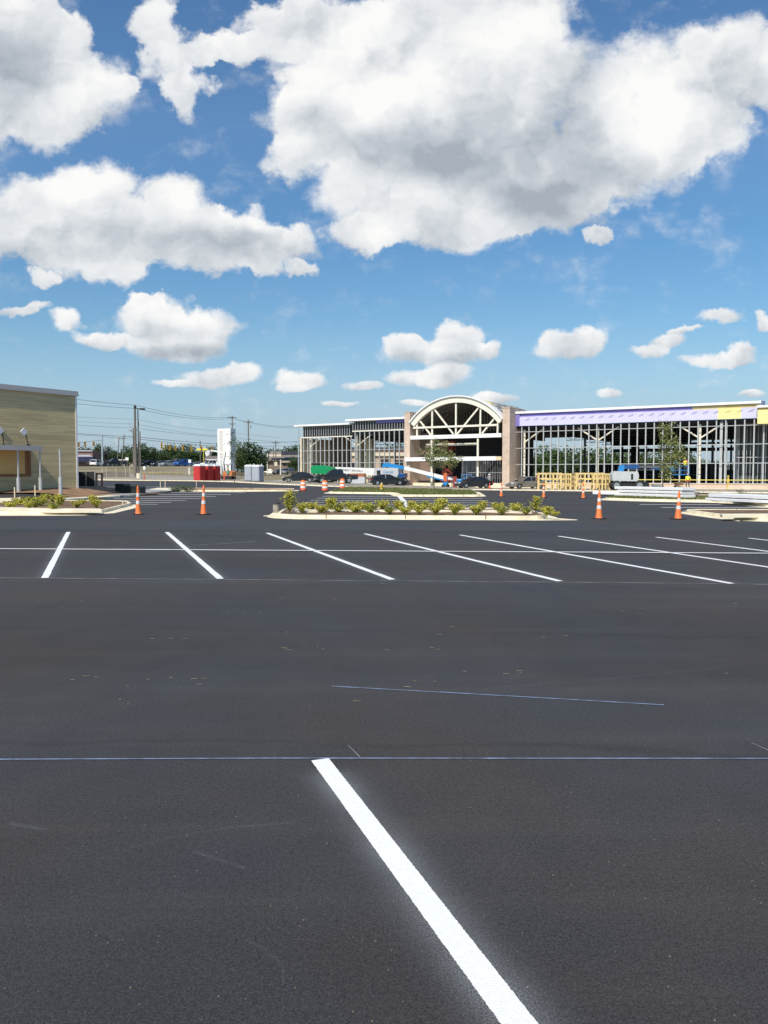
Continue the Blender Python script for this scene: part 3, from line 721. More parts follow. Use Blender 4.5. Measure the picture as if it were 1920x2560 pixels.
# canopy on steel posts
cn = empty('canopy'); cn.parent = lb
inv = Matrix.Translation((P2.x, P2.y, 0)) @ Matrix.Rotation(lb.rotation_euler.z, 4, 'Z'); inv = inv.inverted()
def loc_of(px, Y): p = on_ground(px, Y); return inv @ Vector((p.x, p.y, 0))
galvp = mat('galvanised post', (.36, .375, .38), .5, .08, 1.5)
pl = [loc_of(47, 51.5), loc_of(102, 52.8)]
for p in pl:
    mb = MB(); mb.cyl((p.x, p.y, .0), (p.x, p.y, 3.55), .065, None, 12); o = mb.build('post', galvp, cn)
    mb = MB(); mb.cyl((p.x, p.y, .0), (p.x, p.y, 1.45), .125, None, 14); mb.build('sleeve', GALV_L, o)
mb = MB(); yb = pl[1].y
mb.b2((-16, yb - .12, 3.28), (pl[1].x + .12, yb + .12, 3.62)); mb.build('fascia_beam', mat('grey wrapped beam', (.40, .375, .37), .7, .08, .7), cn)
mb = MB(); mb.b2((-16, yb + .122, 3.36), (pl[1].x + .10, -.004, 3.54)); mb.build('deck', mat('canopy soffit', (.22, .17, .13), .8, .1, 1), cn)
for px0, pyb, px1, pyt in ((12, 1113, -1, 1077), (72, 1115, 57, 1080)):
    a = loc_of(px0, 52.3); b_ = loc_of(px1, 52.3)
    zt = hgt(px1, pyt, 52.3)
    li = empty('sign_light'); li.parent = lb
    mb = MB(); mb.tube([(a.x, a.y - .1, 3.62), (b_.x + .12, b_.y - .3, zt - .1)], .035, 6); mb.box((a.x, a.y - .1, 3.66), (.16, .16, .1)); mb.build('arm', BLACK, li)
    mb = MB(); Mr = Matrix.Translation((b_.x, b_.y - .3, zt)) @ Matrix.Rotation(R(45), 4, 'Y'); mb.box((0, 0, 0), (.36, .10, .36), 0, 0, Mr); mb.build('lamp_head', mat('wrapped lamp', (.66, .64, .66), .4, .06, 6), li)
mb = MB(); mb.b2((-1.0, 10.2, .3), (3.6, 10.6, 3.35)); mb.build('screen_wall', SIDING, lb)
pp = on_ground(152, 51.8)
fp = empty('steel_post', (pp.x, pp.y, 0)); tag(fp, 'free standing galvanised post with thick sleeve right of the canopy', 'post')
mb = MB(); mb.cyl((0, 0, 0), (0, 0, 3.35), .065, None, 12); mb.build('pole', galvp, fp)
mb = MB(); mb.cyl((0, 0, 0), (0, 0, 1.5), .125, None, 14); mb.build('sleeve', GALV_L, fp)
# black gates of the bin enclosure
Yg = 66.0
ga = on_ground(195, Yg); gb = on_ground(237, Yg); ge = empty('bin_enclosure_gate', (ga.x, ga.y, .15)); tag(ge, 'black double gate beside the corner of the tan building', 'gate')
wg = gb.x - ga.x
for i in range(2):
    mb = MB(); mb.b2((i * wg / 2 + .02, -.03, .1), ((i + 1) * wg / 2 - .02, .03, 1.75)); mb.build('gate_leaf', mat('black mesh panel', (.02, .02, .022), .6, .3, 4), ge)
mb = MB(); mb.cyl((wg / 2, -.06, .05), (wg / 2, -.06, 1.8), .025, None, 6); mb.cyl((wg + .05, 0, -.1), (wg + .05, 0, 1.85), .05, None, 8); mb.build('gate_post', GALV, ge)
c = on_ground(249, 64); fm = empty('timber_gate_surround', (c.x, c.y, .1)); tag(fm, 'brown timber frame standing right of the black gate', 'frame')
for x in (-.22, .22):
    mb = MB(); mb.b2((x - .06, -.06, -.1), (x + .06, .06, 1.7)); mb.build('post', cedar, fm)
for z0_, z1_ in ((.45, .6), (1.55, 1.68)):
    mb = MB(); mb.b2((-.158, -.05, z0_), (.158, .05, z1_)); mb.build('rail', cedar, fm)
c = on_ground(241, 63); mb = MB(); mb.cyl((c.x, c.y, .0), (c.x, c.y, 1.55), .06, None, 8); tag(mb.build('timber_post', mat('grey timber', (.30, .24, .18), .8, .2, 4)), 'single weathered timber post left of the brown frame', 'post')
ubm = mat('dark green plastic', (.012, .020, .018), .5, .15, 2)
for px0, px1, h, lab in ((293, 322, .80, 'larger dark green utility box at the end of the grey path'), (320, 360, .62, 'lower dark utility box right of the taller green one')):
    a, b_ = on_ground(px0, 62), on_ground(px1, 62); u = empty('utility_box', ((a.x + b_.x) / 2, 62, .12), R(-12)); tag(u, lab, 'utility box', 'utility boxes at the end of the grey path')
    wd = (b_.x - a.x) * .95
    mb = MB(); mb.b2((-wd / 2, -.45, 0), (wd / 2, .45, h * .8)); mb.build('cabinet', ubm, u, bevel=.02)
    mb = MB(); mb.side([(-wd / 2 - .03, h * .8), (wd / 2 + .03, h * .8), (wd / 2 - .12, h), (-wd / 2 + .12, h)], .5); mb.build('lid', ubm, u)

# ------------------------------------------------------------------ the store under construction
st = empty('store_building', (OX, OY, 0), ANG)
tag(st, 'long steel framed store under construction with arched white entrance', 'building')
# local coordinates: x along the front, y into the building
ZF = .45
T0, T1 = -36.0, 44.0
tL, tR = t_of(1011, 2.2), t_of(1273, 2.2)          # outer faces of the two brick piers
tLi, tRi = t_of(1024.5, 2.2), t_of(1255, 2.2)
mb = MB(); mb.b2((T0, .0, -.3), (T1, 52, ZF)); mb.build('floor_slab', CONC_G, st)
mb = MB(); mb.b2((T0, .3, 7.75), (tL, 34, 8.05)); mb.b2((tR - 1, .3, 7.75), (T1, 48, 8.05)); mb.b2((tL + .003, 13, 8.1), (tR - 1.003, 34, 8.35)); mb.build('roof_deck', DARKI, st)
# roof trusses and purlins under the deck
mb = MB()
for y in range(4, 48, 5):
    for a, b_ in ((T0 + .5, tL - .5), (tR + .5, T1 - .5)):
        if (y > 32 and a < 0) or y % 10 == 4: continue
        mb.b2((a, y - .06, 7.58), (b_, y + .06, 7.745)); mb.b2((a, y - .05, 6.85), (b_, y + .05, 6.95))
        x = a; k = 0
        while x < b_ - 1.2:
            mb.bar((x, y, 6.9 if k % 2 else 7.65), (x + 1.2, y, 7.65 if k % 2 else 6.9), .06); x += 1.2; k += 1
mb.build('roof_truss', DARKI, st)
DC = mat('dark steel column', (.05, .05, .055), .6, .2, 2)
for x in (4, 12.5, 21, 29.5, 38):
    for y in (12, 24, 36, 47):
        mb = MB(); mb.cyl((x + .3 * y % 2, y, ZF), (x + .3 * y % 2, y, 7.7), .16, None, 8); mb.build('column', DC, st)
for x in (-33, -26, -19.5):
    for y in (12, 30):
        mb = MB(); mb.cyl((x, y, ZF), (x, y, 7.7), .16, None, 8); mb.build('column', DC, st)
for lo, hi in (((tR, 46.9, 5.7), (T1, 47.3, 6.3)), ((tR, 46.5, 7.05), (14, 46.8, 7.74)), ((tR, 46.95, 6.9), (T1, 47.25, 7.2)), ((T0 + 12, 33.7, 6.2), (tL, 34, 6.6))):
    mb = MB(); mb.b2(lo, hi); mb.build('rear_beam', DARKI, st)
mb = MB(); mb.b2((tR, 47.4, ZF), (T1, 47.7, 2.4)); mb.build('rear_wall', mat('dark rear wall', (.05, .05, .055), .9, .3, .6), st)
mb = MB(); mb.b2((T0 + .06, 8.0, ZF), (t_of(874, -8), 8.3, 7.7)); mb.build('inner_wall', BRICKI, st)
mb = MB(); mb.b2((T0 - .25, -.1, -.3), (T0 + .05, 9, 7.35)); mb.build('end_wall', mat('cream end wall', (.62, .52, .38), .85, .08, 1), st)
for a_, c_ in ((915, 930), (893, 903)):
    mb = MB(); mb.b2((t_of(a_, -6), 6, ZF), (t_of(c_, -6), 7, 7.2)); mb.build('cream_pier', mat('cream board', (.66, .58, .38), .8, .07, 1), st)
# stud partitions inside
mb = MB()
rng = random.Random(3)
def partition(x0, y0, x1, y1, z1, sp_=.4, z0=ZF):
    p, q = Vector((x0, y0)), Vector((x1, y1)); n = max(1, int((q - p).length / sp_))
    for i in range(n + 1):
        c = p.lerp(q, i / n); mb.b2((c.x - .025, c.y - .04, z0), (c.x + .025, c.y + .04, z1))
    for z in (z1, z0 + (z1 - z0) * .45): mb.bar((x0, y0, z), (x1, y1, z), .09, .07)
partition(.8, 11, 6, 11, 3.4); partition(6, 11, 6, 16, 3.4, .6); partition(7.5, 13, 12, 13, 3.2); partition(13, 16, 20, 16, 3.0); partition(20, 20, 34, 20, 2.8)
partition(22.5, 12, 27, 12, 3.2)
mb.build('partition_frame', mat('shaded partition steel', (.13, .14, .145), .6, .2, 1.5), st)  # steel made darker than the front studs, indoor dimness painted in
mb = MB(); t5 = t_of(1836, -3.2); partition(t5, 3.2, T1, 3.2, 7.6, .4); partition(t5, 3.2, t5 + .02, 12, 7.6, .5); mb.build('tall_partition_frame', GALV_L, st)
mb = MB(); mb.b2((t5 + .1, 6, ZF), (T1, 6.2, 7.7)); mb.build('partition_board', mat('grey board', (.10, .11, .115), .9, .2, .6), st)
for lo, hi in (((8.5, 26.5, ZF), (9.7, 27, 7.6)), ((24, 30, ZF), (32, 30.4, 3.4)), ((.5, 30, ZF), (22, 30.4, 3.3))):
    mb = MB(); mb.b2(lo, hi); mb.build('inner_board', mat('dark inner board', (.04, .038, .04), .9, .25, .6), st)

# --- right wing front
stud_bm = {}
def stud(x, z0, z1, y=0.0, wd=.13, m=GALV_L, nm='stud', dp=.15):
    key = (round(z0, 2), round(z1, 2), wd, nm, m.name)
    if key not in stud_bm:
        b = MB(); b.b2((-wd / 2, 0, z0), (wd / 2, .02, z1)); b.b2((-wd / 2, .021, z0), (-wd / 2 + .02, dp, z1)); b.b2((-wd / 2 + .021, dp - .02, z0), (wd / 2, dp, z1))
        o = b.build(nm, m, st); stud_bm[key] = o
    else:
        o = stud_bm[key].copy(); COL.objects.link(o); o.parent = st
    o.location = (x, y, 0); return o
x = t_of(1303)
while x < T1 - .4:
    stud(x, ZF + .1, 8.07); x += 1.0
for z in (7.28, 5.12, 2.95, 1.0):
    mb = MB(); mb.b2((tR, -.03, z - .04), (T1, -.003, z + .04)); mb.build('girt', GALV_L if z > 1.5 else mat('yellow tape', (.75, .62, .12), .6, .1, 3), st)
def steel_post(px, off=-.8, z1=7.6, braces=True, nm='front_column'):
    t = t_of(px, off); e_ = empty(nm, (t, -off, 0)); e_.parent = st
    mb = MB(); mb.cyl((0, 0, ZF), (0, 0, z1), .16, None, 12); mb.build('shaft', STEELW, e_)
    for z in (1.6, 3.9, 5.0):
        mb = MB(); mb.cyl((0, 0, z), (0, 0, z + .12), .165, None, 12); mb.build('band', mat('grey column band', (.25, .25, .25), .6, .1, 2), e_)
    if braces:
        mb = MB()
        for s_ in braces: mb.cyl((s_ * .12, 0, 6.0), (s_ * 2.6, 0, 7.65), .10, None, 8)
        mb.build('knee_brace', STEELW, e_)
steel_post(1310, braces=(1,)); steel_post(1493, braces=(-1, 1)); steel_post(1747, braces=(-1, 1))
mb = MB(); mb.b2((t_of(1799) - .15, .3, ZF), (t_of(1799) + .15, .6, 8.0)); mb.b2((t_of(1811) - .12, .3, ZF), (t_of(1811) + .12, .6, 8.0)); mb.build('jack_stud', GALV_L, st)
# sheathing band, purple recess, white coping
ty0, ty1, tE = t_of(1791), t_of(1849), t_of(1887)
mb = MB()
mb.b2((tR, -.16, 8.07), (ty0, -.035, 9.27), 0); mb.b2((ty0, -.16, 8.07), (ty1, -.035, 9.27), 1); mb.b2((ty1, -.16, 8.07), (tE + 1, -.035, 9.27), 0)
mb.build('sheathing_band', [LAV, YEL], st)
t3 = t_of(1727)
mb = MB(); mb.b2((tR, -.03, 9.28), (t3, .45, 9.70), 0); mb.b2((t3, -.03, 9.28), (t_of(1892), .45, 9.66), 1); mb.b2((T1 - 12, .6, 8.05), (T1, .8, 9.4), 0); mb.build('parapet_board', [PURP, TAN], st)
mb = MB(); mb.b2((tR - .4, -.30, 9.70), (t_of(1898), 1.2, 9.98)); mb.build('coping', WHITE, st)
mb = MB(); mb.b2((t_of(1898) + .003, -.32, 9.5), (t_of(1905), .8, 9.95)); mb.build('coping_end_board', mat('blue grey board', (.12, .13, .22), .7, .1, 1), st)
for i in range(2):
    pass
mb = MB(); mb.b2((t_of(1889, .9), -.9, 7.35), (T1, -.2, 8.9)); mb.build('projecting_panel', YEL, st)
mb = MB(); mb.b2((t_of(1886, 1.1), -1.1, 9.15), (T1, .1, 9.4)); mb.build('projecting_coping', WHITE, st)
mb = MB(); mb.b2((t_of(1889, .9), -.75, 8.9), (T1, -.5, 9.15)); mb.build('projecting_strip', TAN, st)
# printed marks on the sheathing: the same small word over and over
INK = mat('printed ink', (.07, .06, .10), .7, .1, 3)
cu = None
vsum = MB()
def add_text(mbx, txt, size, M, shear=.0):
    c_ = bpy.data.curves.new('t', 'FONT'); c_.body = txt; c_.size = size; c_.align_x = 'CENTER'; c_.align_y = 'CENTER'; c_.shear = shear; c_.resolution_u = 2
    t_ = bpy.data.objects.new('t', c_); COL.objects.link(t_); me = bpy.data.meshes.new_from_object(t_.evaluated_get(bpy.context.evaluated_depsgraph_get()))
    bpy.data.objects.remove(t_)
    mbx.add([v.co.copy() for v in me.vertices], [tuple(p.vertices) for p in me.polygons], 0, M); bpy.data.meshes.remove(me)
x = tR + 1.6; FR = Matrix.Rotation(R(90), 4, 'X')
while x < tE + .6:
    add_text(vsum, 'eXP', .36, Matrix.Translation((x, -.164, 8.86)) @ FR @ Matrix.Rotation(R(10), 4, 'Z'), .3); x += 1.22
vsum.build('printed_mark', INK, st)
# brick base
mb = MB(); mb.b2((tR + .003, -.25, -.5), (T1, .12, ZF + .06)); mb.build('brick_base', BRICK, st)
mb = MB(); mb.b2((tR + .003, -.32, ZF + .063), (T1, .14, ZF + .16)); mb.build('base_ledge', mat('pale ledge', (.62, .50, .42), .85, .1, 3), st)

# --- left wing front
tm = t_of(881)
x = T0 + .35
while x < tm: stud(x, ZF, 7.38); x += .82
x = tm + .5
while x < tL - .3: stud(x, ZF, 8.1); x += .86
x = T0 + .3
while x < tm - .2: stud(x, 7.45, 9.15, -.02, .07, GALV_L, 'parapet_stud', .1); x += .44
x = tm + .1
while x < tL - .2: stud(x, 8.2, 9.6, -.02, .07, GALV_L, 'parapet_stud', .1); x += .46
mb = MB(); mb.b2((T0, -.05, 7.36), (tm, .15, 7.5)); mb.b2((tm, -.05, 8.08), (tL, .15, 8.22)); mb.build('header', STEELW, st)
mb = MB(); mb.b2((T0, .5, 7.5), (tm, .6, 9.16)); mb.b2((tm, .5, 8.22), (tL, .6, 9.6)); mb.build('parapet_backing', mat('shaded deck board', (.05, .055, .055), .8, .2, 1), st)  # backing board colour darkened to hold the shade behind the studs
for z in (5.32, 3.42):
    mb = MB(); mb.b2((T0, -.03, z - .035), (tL, -.003, z + .035)); mb.build('girt', GALV_L, st)
mb = MB(); mb.b2((T0 - 1.1, -.55, 9.17), (tm - .2, 1.2, 9.42)); mb.b2((tm - .9, -.55, 9.66), (tL - .003, 1.2, 9.95)); mb.build('coping', WHITE, st)
mb = MB(); mb.b2((t_of(940), -.12, 9.2), (tL - .003, -.03, 9.64)); mb.build('parapet_board', PURP, st)
steel_post(776, -.7, 7.35, (1,)); steel_post(893, -.7, 7.9, (-1, 1)); 

# --- arched entrance
PO = -2.2; ZP = 10.35
for a, b_ in ((tL, tLi), (tRi, tR)):
    mb = MB(); mb.b2((a, PO, -.4), (b_, PO + 3.8, ZP)); o = mb.build('brick_pier', BRICK, st)
    mb = MB(); mb.b2((a - .05, PO - .05, ZP), (b_ + .05, PO + 3.85, ZP + .12)); mb.build('pier_cap', mat('pier cap', (.50, .40, .34), .8, .1, 2), o)
FYo = PO + .35        # plane of the arch truss
def at_plane(px, py, y=FYo):
    t = t_of(px, -y); wx, wy = bw(t, -y); return t, hgt(px, py, wy)
cxm = (tLi + tRi) / 2; half = (tRi - tLi) / 2 - .02
zap = at_plane(1160, 991)[1]; zsp = at_plane(1031, 1058)[1]
rise = zap - zsp; RA = (half * half + rise * rise) / (2 * rise); zc = zap - RA
aw = math.asin(half / RA)
def arch_pts(r, n=40, a0=None): 
    a0 = a0 or aw
    return [(cxm + r * math.sin(-a0 + 2 * a0 * i / n), zc + r * math.cos(-a0 + 2 * a0 * i / n)) for i in range(n + 1)]
def arch_strip(r0, r1, y0, y1, name, m, parent=st, n=40):
    A, B = arch_pts(r0, n), arch_pts(r1, n); vs, fs = [], []
    for i in range(n + 1):
        vs += [(A[i][0], y0, A[i][1]), (B[i][0], y0, B[i][1]), (B[i][0], y1, B[i][1]), (A[i][0], y1, A[i][1])]
    for i in range(n):
        for k in range(4):
            fs.append((i * 4 + k, i * 4 + (k + 1) % 4, i * 4 + 4 + (k + 1) % 4, i * 4 + 4 + k))
    fs += [(3, 2, 1, 0), (4 * n, 4 * n + 1, 4 * n + 2, 4 * n + 3)]
    b = MB(); b.add(vs, fs); return b.build(name, m, parent)
arch_strip(RA - .78, RA, FYo - .3, FYo + .3, 'arch_beam', STEELW)
arch_strip(RA + .01, RA + .16, FYo - .55, FYo + 1.2, 'arch_fascia', WHITE)
arch_strip(RA - .1, RA + .02, FYo + .31, FYo + 16, 'vault_roof', mat('grey vault roof', (.20, .19, .17), .7, .15, .8), n=40)
# underlay sheets on the vault: grey laps and a yellow patch
A = arch_pts(RA + .05, 40); mbv = MB(); mby = MB()
for i in range(20, 40):
    for k in range(11):
        y0 = FYo + 1.3 + k * 1.25
        if (i * 7 + k * 5) % 11 < 3 and not (k < 2 and i < 28):
            (x0, z0), (x1, z1) = A[i], A[i + 1]; mbv.add([(x0, y0, z0), (x1, y0, z1), (x1, y0 + 1.1, z1), (x0, y0 + 1.1, z0)], [(0, 1, 2, 3)])
        if k < 2 and 22 < i < 31:
            (x0, z0), (x1, z1) = A[i], A[i + 1]; mby.add([(x0, y0, z0 + .02), (x1, y0, z1 + .02), (x1, y0 + 1.2, z1 + .02), (x0, y0 + 1.2, z0 + .02)], [(0, 1, 2, 3)])
mbv.build('roof_underlay', mat('pale underlay', (.55, .53, .48), .6, .1, 2), st); mby.build('roof_insulation', mat('yellow insulation', (.80, .66, .22), .8, .08, 2), st)
for k in range(6):
    arch_strip(RA - .42, RA - .12, FYo + 1.6 + k * 1.8, FYo + 1.75 + k * 1.8, 'vault_rib', mat('vault rib steel', (.22, .21, .19), .5, .1, 2))
# ridge nibs along the far right edge of the vault
mb = MB()
for k in range(12):
    x_, z_ = A[34]; mb.box((x_ + .05 * k, FYo + 10.6 - k * .0, z_ + .1 - .02 * k), (.18, .5, .2))
# gable infill at the back of the vault
mb = MB(); pts = arch_pts(RA - .1, 30); zb = 7.9
yb = FYo + 11.3
mb.add([(x_, yb, z_) for x_, z_ in pts] + [(pts[-1][0], yb, zb), (pts[0][0], yb, zb)], [tuple(range(len(pts) + 2))[::-1]])
mb.add([(x_, yb + .1, z_) for x_, z_ in pts] + [(pts[-1][0], yb + .1, zb), (pts[0][0], yb + .1, zb)], [tuple(range(len(pts) + 2))])
mb.build('gable_board', mat('brown gable board', (.13, .11, .09), .9, .15, 1), st)
mb = MB()
for i in range(28):
    x_ = cxm - half + .4 + i * (2 * half - .8) / 27; zt = zc + math.sqrt(max(.1, (RA - .12) ** 2 - (x_ - cxm) ** 2)); mb.b2((x_ - .04, yb - .12, zb), (x_ + .04, yb - .003, zt))
mb.build('gable_stud', GALV, st)
for x0_, x1_ in ((tLi + .003, tLi + .2), (tRi - .2, tRi - .003)):
    mb = MB(); mb.b2((x0_, 1.7, 6.6), (x1_, FYo + 16, zsp + .1)); mb.build('vault_side_wall', mat('brown gable board', (.13, .11, .09), .9, .15, 1), st)
mb = MB(); mb.b2((tLi + .21, yb, 6.6), (tRi - .21, yb + .1, zb - .003)); mb.build('gable_lower_board', mat('brown gable board', (.13, .11, .09), .9, .15, 1), st)
mb = MB(); mb.b2((tR + .003, -.19, 8.05), (tR + .55, -.165, 9.6)); mb.build('band_end_board', PURP, st)
# truss chords and webs
def beam(pa, pb, h, name, y=FYo, dep=.32, m=STEELW):
    (xa, za), (xb, zb_) = at_plane(*pa, y=y), at_plane(*pb, y=y); z = (za + zb_) / 2
    b = MB(); b.b2((xa, y - dep / 2, z - h / 2), (xb, y + dep / 2, z + h / 2)); return b.build(name, m, st)
beam((1027, 1092.5), (1254, 1090), .52, 'lower_chord', dep=.55, m=WHITE)
beam((1033, 1069.5), (1241, 1062.5), .26, 'tie_beam', y=FYo - .12, dep=.2)
beam((1066, 1111.5), (1194, 1111), .30, 'secondary_beam', y=FYo + 1.6)
b_ = MB(); xa, za = at_plane(1014, 1148.5, PO - .3); xb, zb_ = at_plane(1240, 1148.5, PO - .3)
b_.b2((xa, PO - .55, za - .27), (xb, PO - .05, za + .27)); b_.build('entrance_canopy_beam', WHITE, st)
b_ = MB(); b_.b2((xb + .003, PO - .5, za - .25), (xb + .75, PO - .06, za + .25)); b_.build('beam_end', mat('cream board end', (.66, .56, .36), .8, .05, 1), st)
def web(pa, pb, wd=.22):
    (xa, za), (xb, zb_) = at_plane(*pa), at_plane(*pb)
    b = MB(); b.bar((xa, FYo, za), (xb, FYo, zb_), wd, .2); b.build('truss_web', STEELW, st)
S4 = lambda x, y: (1000 + x / 4.1475, 960 + y / 4.1475)
for a, b_ in (((177, 372), (177, 535)), ((333, 262), (333, 530)), ((578, 195), (578, 522)), ((833, 235), (828, 517)), ((1012, 335), (1008, 512)),
              ((195, 368), (318, 528)), ((352, 258), (552, 520)), ((592, 518), (822, 232)), ((848, 512), (998, 328))):
    web(S4(*a), S4(*b_))
for px in (1079, 1194):
    x_, _ = at_plane(px, 1100); mb = MB(); mb.cyl((x_, FYo, ZF - .4), (x_, FYo, at_plane(px, 1094)[1]), .15, None, 12); mb.build('front_column', STEELW, st)
# recess behind the arch
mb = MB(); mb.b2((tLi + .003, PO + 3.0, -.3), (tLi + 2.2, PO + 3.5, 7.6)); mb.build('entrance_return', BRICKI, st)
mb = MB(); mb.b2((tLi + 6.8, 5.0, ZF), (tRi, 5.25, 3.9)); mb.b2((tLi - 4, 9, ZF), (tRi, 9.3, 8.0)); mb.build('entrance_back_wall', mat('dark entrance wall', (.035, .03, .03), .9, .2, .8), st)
mb = MB(); partition(tLi + 6.8, 2.2, tRi, 2.2, 3.7, .36, ZF); partition(tLi + 7.0, .3, tLi + 7.0, 5, 3.9, .4, ZF); mb.bar((tLi + 8, 2.1, ZF + .2), (tLi + 9.6, 2.1, 3.4), .05); mb.build('entrance_partition', GALV, st)
mb = MB(); mb.b2((tLi, PO + .9, -.4), (tRi, 0, ZF + .002)); mb.build('entrance_step', CONC, st)
mb = MB(); mb.b2((tRi - 2.2, 4.6, 4.8), (tRi - 1.2, 4.99, 6.6)); mb.build('panel_board', mat('grey panel', (.22, .23, .25), .6, .1, 2), st)

# ------------------------------------------------------------------ vehicles
def paint(name, col, metal=.0, rough=.22):
    m = mat(name, col, rough, .05, .8, metal=metal, spec=.6)
    m.node_tree.nodes['Principled BSDF'].inputs['Coat Weight'].default_value = .15
    return m
HEADL = mat('headlight lens', (.62, .64, .66), .15, .05, 5, spec=.8); TAILL = mat('tail light lens', (.45, .015, .015), .2, .1, 5)
AMBER = mat('amber lens', (.75, .22, .03), .3, .1, 5); PLATE = mat('number plate', (.70, .72, .74), .5, .05, 9); SILVER = mat('alloy', (.50, .51, .52), .3, .1, 4, metal=.8)
def wheel(root, x, y, r, w=.22, rim=True, big=False):
    s_ = 1 if y > 0 else -1
    wh = empty('wheel', (x, y, r)); wh.parent = root
    mb = MB(); 
    n = 18; prof = [(r * .62, -w / 2), (r * .93, -w / 2), (r, -w / 2 + .04), (r, w / 2 - .04), (r * .93, w / 2), (r * .62, w / 2)]
    vs = [(pr * math.cos(2 * math.pi * i / n), pz, pr * math.sin(2 * math.pi * i / n)) for pr, pz in prof for i in range(n)]
    fs = [(j * n + (i + 1) % n, j * n + i, (j + 1) * n + i, (j + 1) * n + (i + 1) % n) for j in range(5) for i in range(n)]
    mb.add(vs, fs, 0, None, True); mb.build('tyre', RUBBER, wh)
    mb = MB(); yo = s_ * w * .30
    mb.cyl((0, yo - .02, 0), (0, yo + .02, 0), r * .60, None, 14, 0)
    for k in range(5):
        a = k * 2 * math.pi / 5; mb.bar((0, yo + s_ * .035, 0), (r * .56 * math.cos(a), yo + s_ * .035, r * .56 * math.sin(a)), .07, .03, 0)
    mb.build('rim', SILVER, wh)
def car(name, label, body_m, loc, heading, kind='sedan', L=4.6, H=1.45, W=1.8, group=None, rims=True, lights=True, cat=None):
    root = empty(name, loc, heading); tag(root, label, cat or {'pickup': 'pickup truck', 'suv': 'SUV'}.get(kind, 'car'), group)
    h = W / 2; a = L / 2
    wr = .33 if kind != 'pickup' else .40
    if kind == 'pickup':
        xf, xr = a - .95, -a + 1.25
        low = [(-a, .55), (-a, 1.12), (-a + 2.05, 1.12), (-a + 2.05, 1.16), (a - 1.45, 1.16), (a - .15, 1.08), (a, .95), (a, .50), (xf + .52, .45), (xf + .45, .72), (xf + .22, .90), (xf - .22, .90), (xf - .45, .72), (xf - .52, .45), (xr + .55, .45), (xr + .47, .72), (xr + .22, .90), (xr - .22, .90), (xr - .47, .72), (xr - .55, .50)]
        gh = [(-a + 2.0, 1.14), (-a + 2.12, H - .06), (-a + 2.3, H - .02), (a - 2.55, H - .02), (a - 1.55, 1.14)]; roof = [(-a + 2.14, H - .05), (-a + 2.3, H + .01), (a - 2.6, H + .01), (a - 2.45, H - .05)]
    elif kind == 'suv':
        xf, xr = a - .85, -a + .85
        low = [(-a, .42), (-a - .02, .75), (-a + .06, 1.0), (a - 1.25, 1.02), (a - .3, .92), (a, .72), (a, .38), (xf + .42, .28), (xf + .38, .5), (xf + .2, .68), (xf - .2, .68), (xf - .38, .5), (xf - .42, .26), (xr + .42, .26), (xr + .38, .5), (xr + .2, .68), (xr - .2, .68), (xr - .38, .5), (xr - .42, .32)]
        gh = [(-a + .05, .98), (-a + .28, H - .08), (-a + .6, H - .02), (a - 2.1, H - .02), (a - 1.15, .99)]; roof = [(-a + .25, H - .10), (-a + .55, H + .01), (a - 2.15, H + .01), (a - 2.0, H - .07)]
    else:
        xf, xr = a - .90, -a + .92
        low = [(-a, .38), (-a - .02, .62), (-a + .05, .90), (-a + .75, .95), (a - 1.35, .92), (a - .5, .78), (a - .08, .66), (a, .5), (a - .03, .24), (xf + .41, .22), (xf + .37, .48), (xf + .2, .65), (xf - .2, .65), (xf - .37, .48), (xf - .41, .20), (xr + .41, .20), (xr + .37, .48), (xr + .2, .65), (xr - .2, .65), (xr - .37, .48), (xr - .41, .26)]
        k = .25 if kind == 'coupe' else 0
        gh = [(-a + .55 - k, .92), (-a + 1.05 - k, H - .15), (-a + 1.55, H - .03), (a - 2.25, H - .02), (a - 1.15, .90)]; roof = [(-a + 1.2 - k, H - .12), (-a + 1.58, H - .01), (-a + 1.9, H + .01), (a - 2.3, H + .01), (a - 2.05, H - .08)]
    mb = MB(); mb.side(low, lambda x, z: h - .05 * max(0, (z - .62)) - .07 * max(0, abs(x) - a + .45) / .45); b = mb.build('body', body_m, root, bevel=.05)
    base = .92 if kind not in ('pickup', 'suv') else (1.12 if kind == 'pickup' else .98)
    hw = lambda x, z: h - .05 - .24 * max(0, (z - base)) / max(.3, (H - base))
    mb = MB(); mb.side(gh, hw); mb.build('window', GLASS, root)
    mb = MB(); mb.side(roof, lambda x, z: hw(x, z) + .012)
    # pillars in body colour
    for i, j in ((0, 1), (len(gh) - 1, len(gh) - 2)):
        for s_ in (-1, 1):
            mb.bar((gh[i][0], s_ * (hw(*gh[i]) - .005), gh[i][1]), (gh[j][0], s_ * (hw(*gh[j]) - .005), gh[j][1]), .09, .09)
    xm = (gh[0][0] + gh[-1][0]) / 2 + .05
    for s_ in (-1, 1): mb.bar((xm, s_ * (hw(0, base) - .003), base), (xm, s_ * (hw(0, H - .05) - .003), H - .05), .09, .05)
    mb.build('roof', body_m, root, bevel=.02)
    if kind == 'pickup':
        mb = MB(); mb.b2((-a + .08, -h + .10, 1.122), (-a + 2.0, h - .10, 1.135)); mb.build('bed_opening', BLACK, root)
    for x in (xf, xr):
        for s_ in (-1, 1): wheel(root, x, s_ * (h - .12), wr, .22 if kind != 'pickup' else .27)
